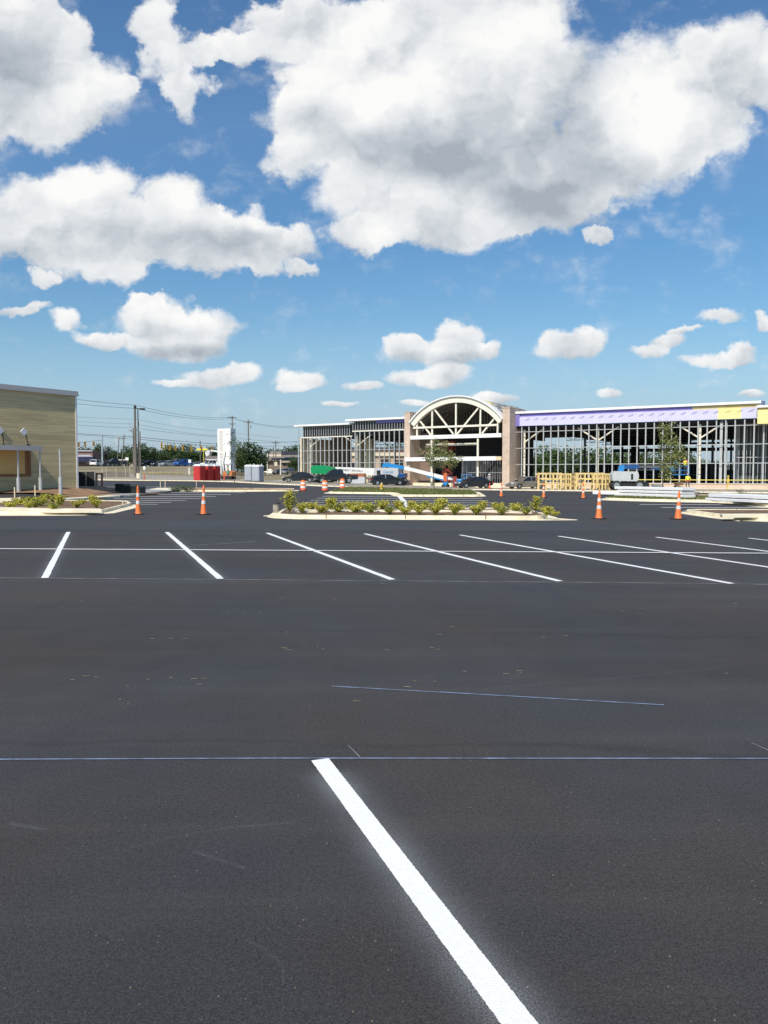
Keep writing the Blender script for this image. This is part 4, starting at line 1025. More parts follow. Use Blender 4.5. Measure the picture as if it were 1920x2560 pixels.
    if lights:
        zf = .66 if kind not in ('pickup',) else .93
        for s_ in (-1, 1):
            mb = MB(); mb.box((a - .10, s_ * (h - .30), zf), (.18, .36, .17 if kind != 'pickup' else .22)); mb.build('headlight', HEADL, root, bevel=.03)
            mb = MB(); zt = .76 if kind != 'pickup' else .95; mb.box((-a + .06, s_ * (h - .22), zt), (.16, .32, .17)); mb.build('tail_light', TAILL, root, bevel=.03)
        mb = MB(); 
        if kind == 'pickup':
            mb.box((a - .01, 0, .93), (.06, .95, .30)); mb.box((a + .03, 0, .58), (.16, W * .96, .24)); gm_ = CHROME
        else: mb.box((a - .02, 0, .58), (.06, .8, .12)); gm_ = CHROME if kind == 'sedan' else BLACK
        mb.build('grille', gm_, root)
        mb = MB(); mb.box((-a - .015, 0, .62 if kind != 'pickup' else .7), (.03, .32, .16)); mb.build('number_plate', PLATE, root)
        for s_ in (-1, 1):
            mb = MB(); mb.box((gh[-1][0] - .12, s_ * (h + .08), base + .06), (.10, .18, .13)); mb.build('wing_mirror', body_m, root, bevel=.02)
    return root
BLKP = paint('black car paint', (.012, .013, .017)); DKG = paint('charcoal car paint', (.028, .031, .040), .3); TANP = paint('silver tan car paint', (.33, .30, .26), .5, .3)
def hd(x, y): return math.atan2(y, x)
car('sedan_car', 'black sedan parked behind the orange drums, left of the black pickup', BLKP, on_ground(748, 106), hd(-.95, -.12), 'sedan', 4.65, 1.45, group='cars along the dusty road')
car('pickup_truck', 'black pickup truck with chrome grille beside the green lift', BLKP, on_ground(839, 105), hd(-.97, -.22), 'pickup', 5.9, 1.92, 2.0, group='cars along the dusty road')
car('sedan_car', 'black sedan with red tail light parked behind the yellow hydrant', BLKP, on_ground(968, 104), hd(.95, .24), 'coupe', 4.9, 1.47, group='cars along the dusty road')
car('sedan_car', 'charcoal sedan parked before the arched entrance', DKG, on_ground(1184, 95), hd(-.90, -.30), 'sedan', 4.5, 1.43, 1.75, group='cars along the dusty road')
car('sedan_car', 'dusty silver sedan half hidden behind the timber crates', TANP, on_ground(1315, 92), hd(-.88, -.40), 'sedan', 4.8, 1.46, group='cars along the dusty road')
# traffic and parked cars far behind
WHP = paint('white car paint', (.72, .72, .70)); SLV = paint('silver car paint', (.42, .43, .44), .6, .3); BLU = paint('blue car paint', (.015, .10, .42), .2); BEI = paint('beige silver paint', (.50, .46, .40), .4, .3); GRN = paint('grey green paint', (.05, .07, .065), .3)
for px, Y, m, k, hdg, lab in ((244, 180, WHP, 'suv', hd(.1, 1), 'white hatchback seen from behind on the raised road'), (266, 186, GRN, 'sedan', hd(-.9, -.6), 'grey green sedan between the white hatchback and black pickup on the raised road'),
        (286, 176, BLKP, 'pickup', hd(-.75, -.65), 'black pickup coming along the raised road'), (371, 184, BLKP, 'suv', hd(-.5, -.8), 'black SUV parked under the trees right of the tall pole'),
        (402, 182, DKG, 'sedan', hd(-.7, -.7), 'dark sedan parked in front of the dark trees'), (420, 181, SLV, 'sedan', hd(-.5, -.8), 'small silver car between the dark sedan and the silver pickup'),
        (440, 184, SLV, 'pickup', hd(-.6, -.8), 'silver pickup parked behind the blue car'), (458, 176, BLU, 'suv', hd(-.55, -.83), 'bright blue hatchback parked before the trees'),
        (492, 200, SLV, 'sedan', hd(-.8, -.5), 'grey car behind the red toilets'), (523, 190, WHP, 'suv', hd(-.6, -.8), 'white SUV in front of the brown roofed shop'),
        (678, 215, BEI, 'sedan', hd(1, -.08), 'beige sedan parked right of the grey toilets'), (718, 190, SLV, 'suv', hd(-.4, -.9), 'silver hatchback behind the black sedan'), (700, 205, BLKP, 'sedan', hd(-.6, -.8), 'dark car between the beige sedan and the silver hatchback')):
    car('pickup_truck' if k == 'pickup' else ('hatchback_car' if k == 'suv' else 'sedan_car'), lab, m, on_ground(px, Y), hdg, k, 5.5 if k == 'pickup' else 4.4, 1.85 if k == 'pickup' else (1.62 if k == 'suv' else 1.45), group='cars beyond the site')

# ------------------------------------------------------------------ lifting machines
BLUE = paint('lift blue paint', (.02, .22, .52)); BLUED = paint('deep blue paint', (.01, .07, .24)); LGREY = mat('pale grey cowl', (.50, .51, .51), .45, .06, 1); GREENP = paint('lift green paint', (.01, .28, .10)); WHT = paint('white machine paint', (.76, .76, .74))
def chassis(root, L, W, wr, m):
    mb = MB(); mb.side([(-L / 2, .45), (-L / 2 + .1, .95), (L / 2 - .1, .95), (L / 2, .45), (L * .2, .38), (-L * .2, .38)], W * .36); mb.build('chassis', m, root, bevel=.03)
    for x in (-L * .36, L * .36):
        for s_ in (-1, 1): wheel(root, x, s_ * W * .40, wr, .36)
    mb = MB(); mb.cyl((0, 0, .93), (0, 0, 1.12), .5, None, 16); mb.build('turntable', BLACK, root)
def basket(root, name, c, sx, sy, h, m, rz=0):
    b = empty(name, c, rz); b.parent = root
    mb = MB(); mb.b2((-sx / 2, -sy / 2, 0), (sx / 2, sy / 2, .09)); mb.build('platform', m, b)
    mb = MB()
    for x in (-sx / 2, 0, sx / 2):
        for y in (-sy / 2, sy / 2): mb.cyl((x, y, .09), (x, y, h), .03, None, 6)
    for z in (h * .5, h):
        for y in (-sy / 2, sy / 2): mb.cyl((-sx / 2, y, z), (sx / 2, y, z), .03, None, 6)
        for x in (-sx / 2, sx / 2): mb.cyl((x, -sy / 2, z), (x, sy / 2, z), .03, None, 6)
    mb.build('guard_rail', m, b)
    return b
# white and blue boom lift left of the entrance
p0 = on_ground(982, 107.5); bl = empty('boom_lift', p0, ANG + R(14)); tag(bl, 'pale grey boom lift with white and blue boom left of the entrance', 'boom lift')
chassis(bl, 3.6, 2.3, .55, BLACK)
mb = MB(); mb.side([(-2.5, 1.25), (-2.55, 1.75), (-2.4, 2.35), (-1.2, 2.42), (1.0, 2.35), (1.1, 1.5), (.9, 1.15), (-2.2, 1.12)], .95); mb.build('cowl', LGREY, bl, bevel=.08)
tx = text_mesh('Genie', .62, 'lettering', mat('blue lettering', (.03, .20, .50), .5, .1, 2), bl, Matrix.Translation((-.45, -.965, 1.82)) @ Matrix.Rotation(R(90), 4, 'X'), .3)
mb = MB(); mb.b2((-2.05, -.965, 1.45), (-1.5, -.951, 2.05)); mb.build('emblem_plate', BLACK, bl)
mb = MB(); mb.b2((1.12, -.9, 1.0), (1.9, .9, 1.65)); mb.build('engine_box', BLUED, bl, bevel=.05)
mb = MB(); mb.side([(-1.55, 2.5), (-1.35, 2.95), (-.95, 3.12), (1.7, 2.62), (1.7, 2.15), (-.9, 2.55)], .28); mb.build('boom_root', BLUE, bl, bevel=.03)
mb = MB(); mb.bar((1.7, 0, 2.40), (7.4, 0, 1.02), .44, .48); mb.build('boom', WHT, bl)
mb = MB(); mb.bar((4.9, -.02, 1.30), (7.3, -.02, .74), .30, .26); mb.build('boom_cylinder', BLUE, bl)
mb = MB(); mb.bar((7.4, 0, 1.02), (9.2, 0, .75), .26, .28); mb.build('jib', WHT, bl)
mb = MB(); mb.b2((9.2, -.7, .35), (9.9, .7, .85)); mb.build('jib_mount', BLUE, bl, bevel=.03)
basket(bl, 'basket', (10.6, 0, .35), 1.3, 1.9, 1.15, BLUE)
# green lift with lettered white boom
p0 = on_ground(806, 113); gl = empty('telescopic_lift', p0, R(-8)); tag(gl, 'green lift with lettered white boom behind the black pickup', 'boom lift')
chassis(gl, 3.4, 2.3, .5, BLACK)
mb = MB(); mb.side([(-1.5, 1.3), (-1.55, 2.0), (-1.3, 2.45), (.3, 2.5), (2.2, 2.05), (2.2, 1.4), (1.6, 1.2)], .95); mb.build('cowl', GREENP, gl, bevel=.08)
mb = MB(); mb.b2((-1.5, -.6, 2.52), (-.4, .6, 2.85)); mb.build('exhaust_cover', BLACK, gl, bevel=.05)
mb = MB(); mb.side([(2.0, 2.25), (8.0, 2.05), (8.0, 1.0), (2.0, 1.4)], .38); mb.build('boom_housing', WHT, gl, bevel=.02)
text_mesh('SUNBELT RENTALS', .40, 'lettering', mat('black lettering', (.02, .02, .02), .6, .1, 2), gl, Matrix.Translation((4.35, -.395, 1.72)) @ Matrix.Rotation(R(90), 4, 'X') @ Matrix.Rotation(R(-4), 4, 'Z'), .2)
mb = MB(); mb.side([(8.02, .75), (8.02, 1.75), (9.6, 1.25), (12.4, .75), (12.4, .45), (9.6, .75)], .3); mb.build('boom_nose', GREENP, gl, bevel=.02)
p0 = on_ground(895, 110); mb = MB(); mb.b2((-1.1, -.6, 0), (1.1, .6, .95)); sb = mb.build('supply_box', mat('pale steel box', (.50, .53, .55), .5, .08, 1), None, p0, R(-10), bevel=.03); tag(sb, 'pale grey steel box standing behind the pickup tailgate', 'box')
mb = MB(); mb.b2((-1.05, -.55, .953), (1.05, .55, 1.45)); tag(mb.build('supply_bin', mat('rust brown bin', (.36, .13, .05), .7, .15, 1), None, p0, R(-10), bevel=.02), 'rust brown bin resting on the pale steel box', 'bin')
# grey lift with raised blue boom on the right, two workers in its basket
p0 = on_ground(1566, 82); rl = empty('boom_lift', p0, R(-6)); rl.scale = (.82, .82, .82); tag(rl, 'grey boom lift with deep blue boom on the right, basket carrying two workers', 'boom lift')
chassis(rl, 4.0, 2.4, .62, BLACK)
mb = MB(); mb.side([(-1.95, 1.2), (-2.0, 2.0), (-1.75, 2.45), (1.2, 2.4), (1.35, 1.9), (1.3, 1.35), (1.1, 1.15)], 1.0); mb.build('cowl', LGREY, rl, bevel=.08)
mb = MB(); mb.b2((.35, -1.02, 1.35), (.62, -1.004, 2.1)); mb.build('vent', BLACK, rl)
mb = MB(); mb.side([(2.1, .5), (1.9, 1.0), (.9, 1.22), (1.9, 1.18), (2.6, 1.0), (2.75, .4)], .9); mb.build('mudguard', BLACK, rl, bevel=.04)
mb = MB(); mb.side([(-1.1, 2.45), (-.95, 3.15), (-.5, 3.3), (-.3, 2.9), (-.45, 2.45)], .3); mb.build('boom_root', BLUE, rl, bevel=.04)
mb = MB(); mb.b2((-.45, -.24, 2.75), (1.5, .24, 3.28)); mb.build('boom', BLUED, rl, bevel=.03)
mb = MB(); mb.b2((1.2, -.19, 2.86), (5.2, .19, 3.18)); mb.b2((0.2, -.30, 2.58), (3.2, -.24, 2.66)); mb.build('boom_extension', mat('grey boom steel', (.14, .15, .16), .4, .1, 1, metal=.4), rl)
mb = MB(); mb.bar((3.0, 0, 2.75), (5.0, 0, 2.70), .26, .2); mb.build('boom_cylinder', BLUED, rl)
mb = MB(); mb.bar((5.2, 0, 3.0), (5.65, 0, 2.25), .2, .2); mb.b2((5.4, -.45, 2.5), (5.78, .45, 3.0)); mb.build('jib', BLUE, rl)
BK = (6.75, 0, 1.95)
basket(rl, 'basket', BK, 1.9, .95, 1.15, BLUE)
# red scissor lift inside the entrance, small orange and blue lift before it
def st_pt(t, y, z=ZF): return (OX + UX * t + BX * y, OY + UY * t + BY * y, z)
t = t_of(1118, -1.5)
sl_ = empty('scissor_lift', st_pt(t, 1.5), ANG); tag(sl_, 'red scissor lift raised inside the arched entrance', 'scissor lift')
SR = mat('red lift paint', (.30, .05, .03), .5, .1, 2)
mb = MB(); mb.b2((-.9, -.5, .15), (.9, .5, .6)); mb.build('base', SR, sl_, bevel=.03)
mb = MB(); z = .6
for k in range(5):
    for s_ in (-1, 1): mb.bar((-.7, s_ * .35, z), (.7, s_ * .35, z + .82), .09, .06); mb.bar((.7, s_ * .28, z), (-.7, s_ * .28, z + .82), .09, .06)
    z += .82
mb.build('scissor_arm', SR, sl_)
basket(sl_, 'platform_cage', (0, 0, z), 2.0, 1.1, 1.1, SR)
for x in (-.6, .6):
    for s_ in (-1, 1):
        mb = MB(); mb.cyl((x, s_ * .52 - .05, .15), (x, s_ * .52 + .05, .15), .15, None, 10); mb.build('wheel', RUBBER, sl_)
c = on_ground(1114, 101); ol = empty('orange_lift', c, R(-20)); ol.scale = (.82, .82, .82); tag(ol, 'orange personnel lift standing by the entrance step', 'lift')
mb = MB(); mb.b2((-.4, -.4, .2), (.4, .4, .75)); mb.build('base', BLUE, ol, bevel=.04); mb = MB(); mb.side([(-.22, .9), (-.35, 1.5), (-.28, 2.15), (.1, 2.3), (.28, 2.1), (.3, 1.4), (.2, .9)], .25); mb.build('body', mat('dull orange paint', (.52, .13, .04), .6, .15, 3), ol, bevel=.06); mb = MB(); mb.cyl((0, 0, .751), (0, 0, .9), .12, None, 8); mb.bar((.35, -.4, .76), (.35, -.4, 1.7), .05); mb.bar((.35, -.4, 1.7), (1.2, -.4, 1.7), .05); mb.bar((1.2, -.4, .2), (1.2, -.4, 1.7), .05); mb.build('rail', BLUE, ol)
for x in (-.35, .35):
    for s_ in (-1, 1):
        mb = MB(); mb.cyl((x, s_ * .5 - .06, .2), (x, s_ * .5 + .06, .2), .2, None, 10); mb.build('wheel', RUBBER, ol)
c = on_ground(1137, 100); mb = MB(); mb.b2((-.24, -.25, 0), (.24, .25, 1.35)); mb.b2((-.28, -.28, 1.353), (.28, .28, 1.42)); tag(mb.build('gas_cabinet', SR, None, c, bevel=.03), 'narrow red cabinet behind the slim sapling', 'cabinet')

# ------------------------------------------------------------------ site furniture
def cone(px, py, h, label, grp='tall traffic cones on the asphalt', loc=None, bands=True, low=False):
    p = loc or at_z(px, py); 
    r = empty('traffic_cone', p, random.uniform(0, 1.5)); r.rotation_euler.x = R(random.uniform(-1.6, 1.6)); r.rotation_euler.y = R(random.uniform(-1.6, 1.6)); tag(r, label, 'traffic cone', grp)
    mb = MB(); mb.box((0, 0, .022), (.42, .42, .044)); mb.build('base', RUBBER, r, bevel=.01)
    rr = lambda z: .118 * (1 - z / h) + .036 * (z / h)
    f = (.10, .30, .44, .58, .72, .86)
    zs = [.044, h * .36, h * .48, h * .62, h * .74, h * .9]
    mb = MB(); mb.lathe([(.140, .044), (.122, .09), (rr(zs[1]), zs[1]), (rr(zs[2]) - .002, zs[2]), (rr(zs[3]), zs[3]), (rr(zs[4]) - .002, zs[4]), (rr(zs[5]), zs[5]), (.045, h * .93), (.026, h * .95), (.03, h)], 16); mb.build('body', ORANGE if not low else ORANGE_R, r)
    if bands:
        for a, b_ in ((zs[1], zs[2]), (zs[3], zs[4])):
            mb = MB(); mb.lathe([(rr(a) + .004, a), (rr(b_) + .004, b_)], 16); mb.build('reflective_band', REFL, r)
    return r
cone(346, 1286.5, 1.22, 'tall traffic cone beside the kerb corner of the left planting')
cone(509, 1286.5, 1.24, 'tall traffic cone standing alone on the lot between left planting and central island')
cone(1497, 1297.5, 1.08, 'tall traffic cone just right of the central island')
cone(1695, 1298.5, 1.07, 'tall traffic cone beside the bed with the pale kerb tip on the far right')
cone(1253, 1242, 1.1, 'traffic cone in front of the gap between charcoal and silver sedans')
cone(1359, 1244, 1.05, 'traffic cone in front of the left stack of timber crates')
cone(1458, 1246, 1.12, 'traffic cone in front of the right stack of timber crates')
cone(0, 0, .72, 'small orange cone behind the rear wheel of the charcoal sedan', 'small cones', on_ground(1224, 90), False, True)
cone(0, 0, .95, 'faded pink orange cone below the raised road near the tall pole', 'small cones', on_ground(361, 118), False, True)
cone(0, 0, .90, 'orange cone between the red toilets and the white tower', 'small cones', on_ground(561, 116), False, True)
def drum(px, Y, label):
    r = empty('traffic_drum', on_ground(px, Y), random.uniform(0, 2)); tag(r, label, 'traffic drum', 'orange and white drums')
    r.location.z = gz(r.location.x, Y) + (.13 if Y > 79 else 0)
    mb = MB(); mb.lathe([(.36, 0), (.36, .05), (.31, .07)], 18); mb.build('base', RUBBER, r)
    bz = [(.07, .29), (.29, .49), (.49, .69), (.69, .87), (.87, 1.0)]
    for i, (a, b_) in enumerate(bz):
        ra, rb = .30 - .05 * a, .30 - .05 * b_
        mb = MB(); mb.lathe([(ra, a), (ra, b_ - .012), (rb - .012, b_)], 18)
        mb.build('orange_band' if i % 2 == 0 else 'white_band', (ORANGE_R if i == 0 else ORANGE) if i % 2 == 0 else REFL, r)
    mb = MB(); mb.lathe([(.23, 1.0), (.20, 1.04), (.08, 1.05)], 18); mb.box((0, 0, 1.09), (.22, .05, .08)); mb.build('top', ORANGE, r)
drum(758, 77, 'orange and white drum in front of the black sedan, left of three')
drum(812, 76, 'middle drum of the three, in front of the pickup grille')
drum(856, 80, 'squat looking drum partly sunk in the grass before the pickup tailgate')
hp = at_z(954, 1226.5, .12); hy = empty('fire_hydrant', hp); tag(hy, 'yellow fire hydrant on the grass island', 'fire hydrant')
YH = mat('yellow hydrant paint', (.78, .50, .06), .45, .1, 4)
mb = MB(); mb.lathe([(.16, 0), (.16, .06), (.11, .08), (.11, .52), (.14, .54), (.14, .58), (.12, .6)], 14); mb.cyl((-.19, 0, .42), (.19, 0, .42), .06, None, 10); mb.cyl((0, -.2, .40), (0, 0, .40), .075, None, 10); mb.build('barrel', YH, hy)
mb = MB(); mb.lathe([(.12, .603), (.105, .68), (.05, .74), (.035, .745), (.035, .80)], 14); mb.build('bonnet', mat('dull grey bonnet', (.42, .38, .22), .5, .1, 4), hy)
pp = at_z(690, 1281, .02); sp_ = empty('stub_pipe', pp); tag(sp_, 'short grey concrete pipe stub at the left tip of the central island', 'pipe')
mb = MB(); mb.lathe([(.135, 0), (.135, .12), (.14, .13), (.135, .14), (.135, .36)], 16); mb.build('pipe', mat('rough grey concrete', (.30, .27, .22), .9, .2, 9, bump=.3), sp_)
mb = MB(); mb.lathe([(.15, .362), (.155, .40), (.10, .43)], 12); mb.box((.1, 0, .42), (.2, .1, .05)); mb.build('cap', mat('dark rubber cap', (.03, .03, .03), .7, .3, 9), sp_)
for px, Y, h, lab in ((413, 82, .9, 'short survey stake left of the evergreen mound'), (401, 84, .9, 'thin survey stake leftmost beyond the grey path'), (491, 84, .8, 'survey stake in front of the red toilets'), (37, 47, .75, 'thin stake by the canopy post nearest the frame edge'), (88, 48.5, .8, 'thin stake between the two canopy posts'), (307, 38.5, .32, 'tiny stake in the mulch at the kerb corner')):
    p = on_ground(px, Y); mb = MB(); mb.box((0, 0, h / 2), (.06, .04, h)); mb.box((0, 0, h + .03), (.05, .035, .059)); tag(mb.build('survey_stake', mat('stake wood', (.55, .46, .33), .8, .15, 6), None, p), lab, 'stake', 'survey stakes')

def toilet(px, Y, rz, wm, label, grp, w=1.12):
    r = empty('portable_toilet', on_ground(px, Y), rz); tag(r, label, 'portable toilet', grp)
    h = 2.02
    mb = MB(); mb.b2((-w / 2, -w / 2, .08), (w / 2, w / 2, h)); 
    for k in range(6): mb.b2((w / 2 + .001, -w / 2 + .08 + k * .17, .2), (w / 2 + .025, -w / 2 + .16 + k * .17, h - .1)); mb.b2((-w / 2 - .025, -w / 2 + .08 + k * .17, .2), (-w / 2 - .001, -w / 2 + .16 + k * .17, h - .1))
    mb.build('cabin', wm, r)
    mb = MB(); mb.b2((-w / 2 + .12, -w / 2 - .035, .14), (w / 2 - .12, -w / 2 - .002, h - .06)); mb.b2((-w / 2 + .22, -w / 2 - .055, .3), (-.03, -w / 2 - .036, .95)); mb.b2((.03, -w / 2 - .055, .3), (w / 2 - .22, -w / 2 - .036, .95)); mb.build('door', wm, r)
    mb = MB(); s_ = w / 2
    mb.add([(x * k, y * k, z) for k, z in ((s_ + .05, h), (s_ + .04, h + .08), (s_ - .14, h + .25)) for x, y in ((-1, -1), (1, -1), (1, 1), (-1, 1))],
           [(i, (i + 1) % 4, 4 + (i + 1) % 4, 4 + i) for i in range(4)] + [(4 + i, 4 + (i + 1) % 4, 8 + (i + 1) % 4, 8 + i) for i in range(4)] + [(8, 9, 10, 11), (3, 2, 1, 0)])
    mb.cyl((s_ - .2, s_ - .2, h + .2), (s_ - .2, s_ - .2, h + .42), .05, None, 8); mb.build('roof', mat('white plastic roof', (.74, .74, .74), .5, .05, 2), r, bevel=.02)
    mb = MB(); mb.b2((-w / 2 - .04, -w / 2 - .04, 0), (w / 2 + .04, w / 2 + .04, .08)); mb.build('skid', BLACK, r)
REDP = mat('red toilet plastic', (.50, .035, .035), .5, .08, 1.5); GRYP = mat('grey toilet plastic', (.36, .39, .44), .55, .06, 1.5)
RT = R(-28)
for i, (px, Y) in enumerate(((499, 105), (519, 106.5), (537, 108))):
    toilet(px, Y, RT, REDP, ['red portable toilet at the left end of its row, door toward the lot', 'middle red portable toilet of the row', 'red portable toilet nearest the white tower'][i], 'red portable toilets')
for i, (px, Y) in enumerate(((626, 106.5), (645, 104.5))):
    toilet(px, Y, R(-26), GRYP, ['grey portable toilet on the left of the pair', 'grey portable toilet on the right of the pair'][i], 'grey portable toilets')

# white tower sign
YT = 138.0
tb = on_ground(567, YT); tw = empty('sign_tower', (tb.x, YT, tb.z - .2), R(-24)); tag(tw, 'tall white tower with a raised vertical strip beside the dark tree', 'tower')
htw = hgt(567, 1072, YT) - tb.z + .2
wtow = YT / 1920 * 40
mb = MB(); mb.b2((-wtow / 2, -.7, 0), (.05, .75, htw)); mb.build('left_panel', mat('white tower board', (.72, .70, .68), .7, .05, .8), tw)
mb = MB(); mb.b2((.12, -.78, 0), (wtow / 2, .8, htw)); mb.build('right_panel', WHITE, tw)
mb = MB(); mb.b2((.051, -.5, 0), (.119, .5, htw - .05)); mb.build('joint', mat('grey joint', (.25, .25, .25), .8, .1, 1), tw)
mb = MB()
z = .30 * htw
k = 0
while z < htw * .93:
    mb.b2((-.95, -.735, z), (-.35, -.702, z + .42)); z += .55
mb.build('raised_strip', mat('pale raised strip', (.58, .54, .50), .7, .06, 1), tw)
mb = MB(); mb.b2((-wtow / 2 + .1, -1.3, 0), (-.2, -.8, 2.4)); mb.build('cabinet', mat('white cabinet', (.66, .66, .64), .6, .06, 1), tw)
# small excavator in front of the tower
c = on_ground(571, 118); ex = empty('mini_excavator', c, R(160)); tag(ex, 'small orange excavator with bent white arm before the white tower', 'excavator')
mb = MB()
for s_ in (-1, 1): mb.side([(-.9, .1), (-1.0, .3), (-.9, .5), (.9, .5), (1.0, .3), (.9, .1)], .01) if False else mb.b2((-.95, s_ * .55 - .17, .02), (.95, s_ * .55 + .17, .5))
mb.build('track', RUBBER, ex, bevel=.1)
mb = MB(); mb.side([(-1.0, .55), (-1.05, 1.15), (-.5, 1.3), (.5, 1.2), (.6, .55)], .6); mb.build('body', mat('orange machine paint', (.55, .17, .05), .5, .1, 2), ex, bevel=.06)
mb = MB()
for x, y in ((-.3, -.45), (-.3, .45), (.45, -.45), (.45, .45)): mb.b2((x - .04, y - .04, 1.2), (x + .04, y + .04, 2.2))
mb.b2((-.4, -.55, 2.2), (.55, .55, 2.27)); mb.build('canopy_frame', BLACK, ex)
mb = MB(); mb.bar((.6, 0, .9), (.9, 0, 2.6), .3, .26); mb.bar((.9, 0, 2.6), (.5, 0, 4.1), .26, .24); mb.bar((.5, 0, 4.1), (3.0, 0, 4.45), .24, .22); mb.build('arm', mat('white arm', (.70, .70, .66), .5, .08, 2), ex)
mb = MB(); mb.side([(3.0, 4.4), (3.5, 4.5), (3.9, 4.1), (3.7, 3.5), (3.2, 3.7)], .35); mb.build('bucket', mat('pale bucket', (.60, .60, .58), .5, .1, 2), ex)

# timber crates in two stacks
def crate(p, rz, L, D, H, label):
    r = empty('timber_crate', p, rz); tag(r, label, 'crate', 'timber crates before the store')
    pw = .15
    for x in (-L / 2, -L / 6, L / 6, L / 2):
        for y in (-D / 2, D / 2):
            mb = MB(); mb.b2((x - pw / 2, y - pw / 2, 0), (x + pw / 2, y + pw / 2, H - .2)); mb.build('post', WOOD, r)
    mb = MB()
    for z in (H * .30, H * .62):
        for y in (-D / 2, D / 2):
            xs_ = (-L / 2, -L / 6, L / 6, L / 2)
            for a, b_ in zip(xs_[:-1], xs_[1:]): mb.b2((a + pw / 2 + .002, y - .05, z), (b_ - pw / 2 - .002, y + .05, z + .12))
        for x in (-L / 2, L / 2): mb.b2((x - .05, -D / 2 + pw / 2 + .002, z), (x + .05, D / 2 - pw / 2 - .002, z + .12))
    for x in (-L / 3, 0, L / 3):
        mb.b2((x - .05, -D / 2 - .04, H * .62 + .122), (x + .05, -D / 2 + .04, H - .2)); mb.b2((x + .1, -D / 2 - .035, 0), (x + .19, -D / 2 + .035, H * .3 - .002))
    mb.build('rail', WOOD, r)
    mb = MB()
    for y in (-D / 2, 0, D / 2): mb.b2((-L / 2 - .1, y - .09, H - .198), (L / 2 + .1, y + .09, H - .05))
    for k in range(8): x = -L / 2 + k * L / 7; mb.b2((x - .10, -D / 2 - .1, H - .048), (x + .10, D / 2 + .1, H))
    mb.build('top_frame', WOOD, r)
    return r
HC = 1.86
for px, Y, rz, Ln, Dn, lab in ((1373, 84.5, R(-8), 2.35, 1.3, 'timber crate at the left end, beside the silver sedan'), (1414, 87.0, R(-30), 1.6, 1.3, 'narrow timber crate second from the left, turned end on'), (1432, 89.5, R(-30), 1.6, 1.3, 'timber crate set back between the left crate and the long right crate'),
        (1471, 84.2, R(-8), 2.75, 1.3, 'long timber crate right of the gap, behind the cone'), (1513, 86.5, R(-30), 1.3, 1.3, 'timber crate beside the grey boom lift wheel'), (1500, 89, R(-30), 1.3, 1.3, 'timber crate behind the long right crate')):
    crate(on_ground(px, Y), rz, Ln, Dn, HC * (.97 if Y > 86 else 1), lab)

# wrapped white material on the right
def stack(a, b_, w_, layers, lab):
    a, b_ = Vector(a), Vector(b_); d = b_ - a; L_ = d.length; c = (a + b_) / 2
    r = empty('material_stack', (c.x, c.y, a.z), math.atan2(d.y, d.x)); tag(r, lab, 'material stack', 'white wrapped stacks')
    z = 0.0
    for i, hh in enumerate(layers):
        mb = MB(); sh = (i % 2) * .25
        mb.b2((-L_ / 2 + sh, -w_ / 2, z + .04), (L_ / 2 - sh * .3, w_ / 2, z + hh)); mb.build('wrapped_pack', mat('white wrap', (.80, .80, .80), .5, .04, 1.5), r, bevel=.02)
        for k in range(4):
            x = -L_ / 2 + .5 + k * (L_ - 1) / 3; mb = MB(); mb.b2((x - .06, -w_ / 2 + .05, z), (x + .06, w_ / 2 - .05, z + .038)); mb.build('bearer', WOOD, r)
        z += hh + .003
Zg = .16
def gzp(px, py, z): p = at_z(px, py, z); return (p.x, p.y, z)
stack(gzp(1552, 1240, Zg), gzp(1722, 1246, Zg), 1.2, (.24, .21, .22), 'white wrapped stack beside the lift, ending at the rusty offcuts')
stack(gzp(1489, 1236.5, .05), gzp(1556, 1238, .05), .9, (.26,), 'low white wrapped pack at the foot of the crates')
stack(gzp(1786, 1252.5, Zg), gzp(1990, 1262, Zg), 1.3, (.20, .24), 'white wrapped stack on the far right behind the small weed')
c = at_z(1728, 1243, Zg); mb = MB(); rng = random.Random(2)
for k in range(14): mb.box((rng.uniform(-.3, .5), rng.uniform(-.4, .4), rng.uniform(.05, .5)), (rng.uniform(.2, .6), .1, .08), 0, rng.uniform(0, 3))
tag(mb.build('offcut_pile', mat('grey offcuts', (.22, .20, .18), .8, .3, 4), None, c), 'small heap of grey metal offcuts at the end of the white stack', 'scrap pile', kind='stuff')
c = on_ground(1642, 84); mb = MB(); mb.b2((-.5, -.3, .25), (.5, .3, .62)); mb.b2((-.4, -.25, 0), (-.25, .25, .248)); mb.b2((.25, -.25, 0), (.4, .25, .248)); tag(mb.build('concrete_block', CONC_G, None, c), 'grey block on bearers behind the thin tree', 'block')
c = on_ground(1697, 90); wb = empty('wheelbarrow', c, R(20)); tag(wb, 'tipped brown wheelbarrow against the brick base', 'wheelbarrow')
mb = MB(); mb.side([(-.5, .75), (.45, .85), (.3, .45), (-.3, .4)], .33); mb.build('tray', mat('rusty tray', (.20, .12, .07), .8, .2, 4), wb)
for s_ in (-1, 1):
    mb = MB(); mb.bar((-.4, s_ * .2, .4), (.8, s_ * .25, .1), .05); mb.build('handle', BARK, wb)
mb = MB(); mb.cyl((-.55, -.05, .2), (-.55, .05, .2), .2, None, 12); mb.build('wheel', RUBBER, wb)
c = on_ground(1820, 84); ys = empty('level_stand', c, .4); tag(ys, 'slim yellow stand on the pavement right of the worker', 'stand')
for a_, c_ in (((-.16, -.12, 0), (-.03, 0, 1.35)), ((.16, -.12, 0), (.03, 0, 1.35)), ((0, .18, 0), (0, .03, 1.35))):
    mb = MB(); mb.bar(a_, c_, .06); mb.build('leg', mat('yellow stand', (.72, .52, .10), .5, .1, 4), ys)
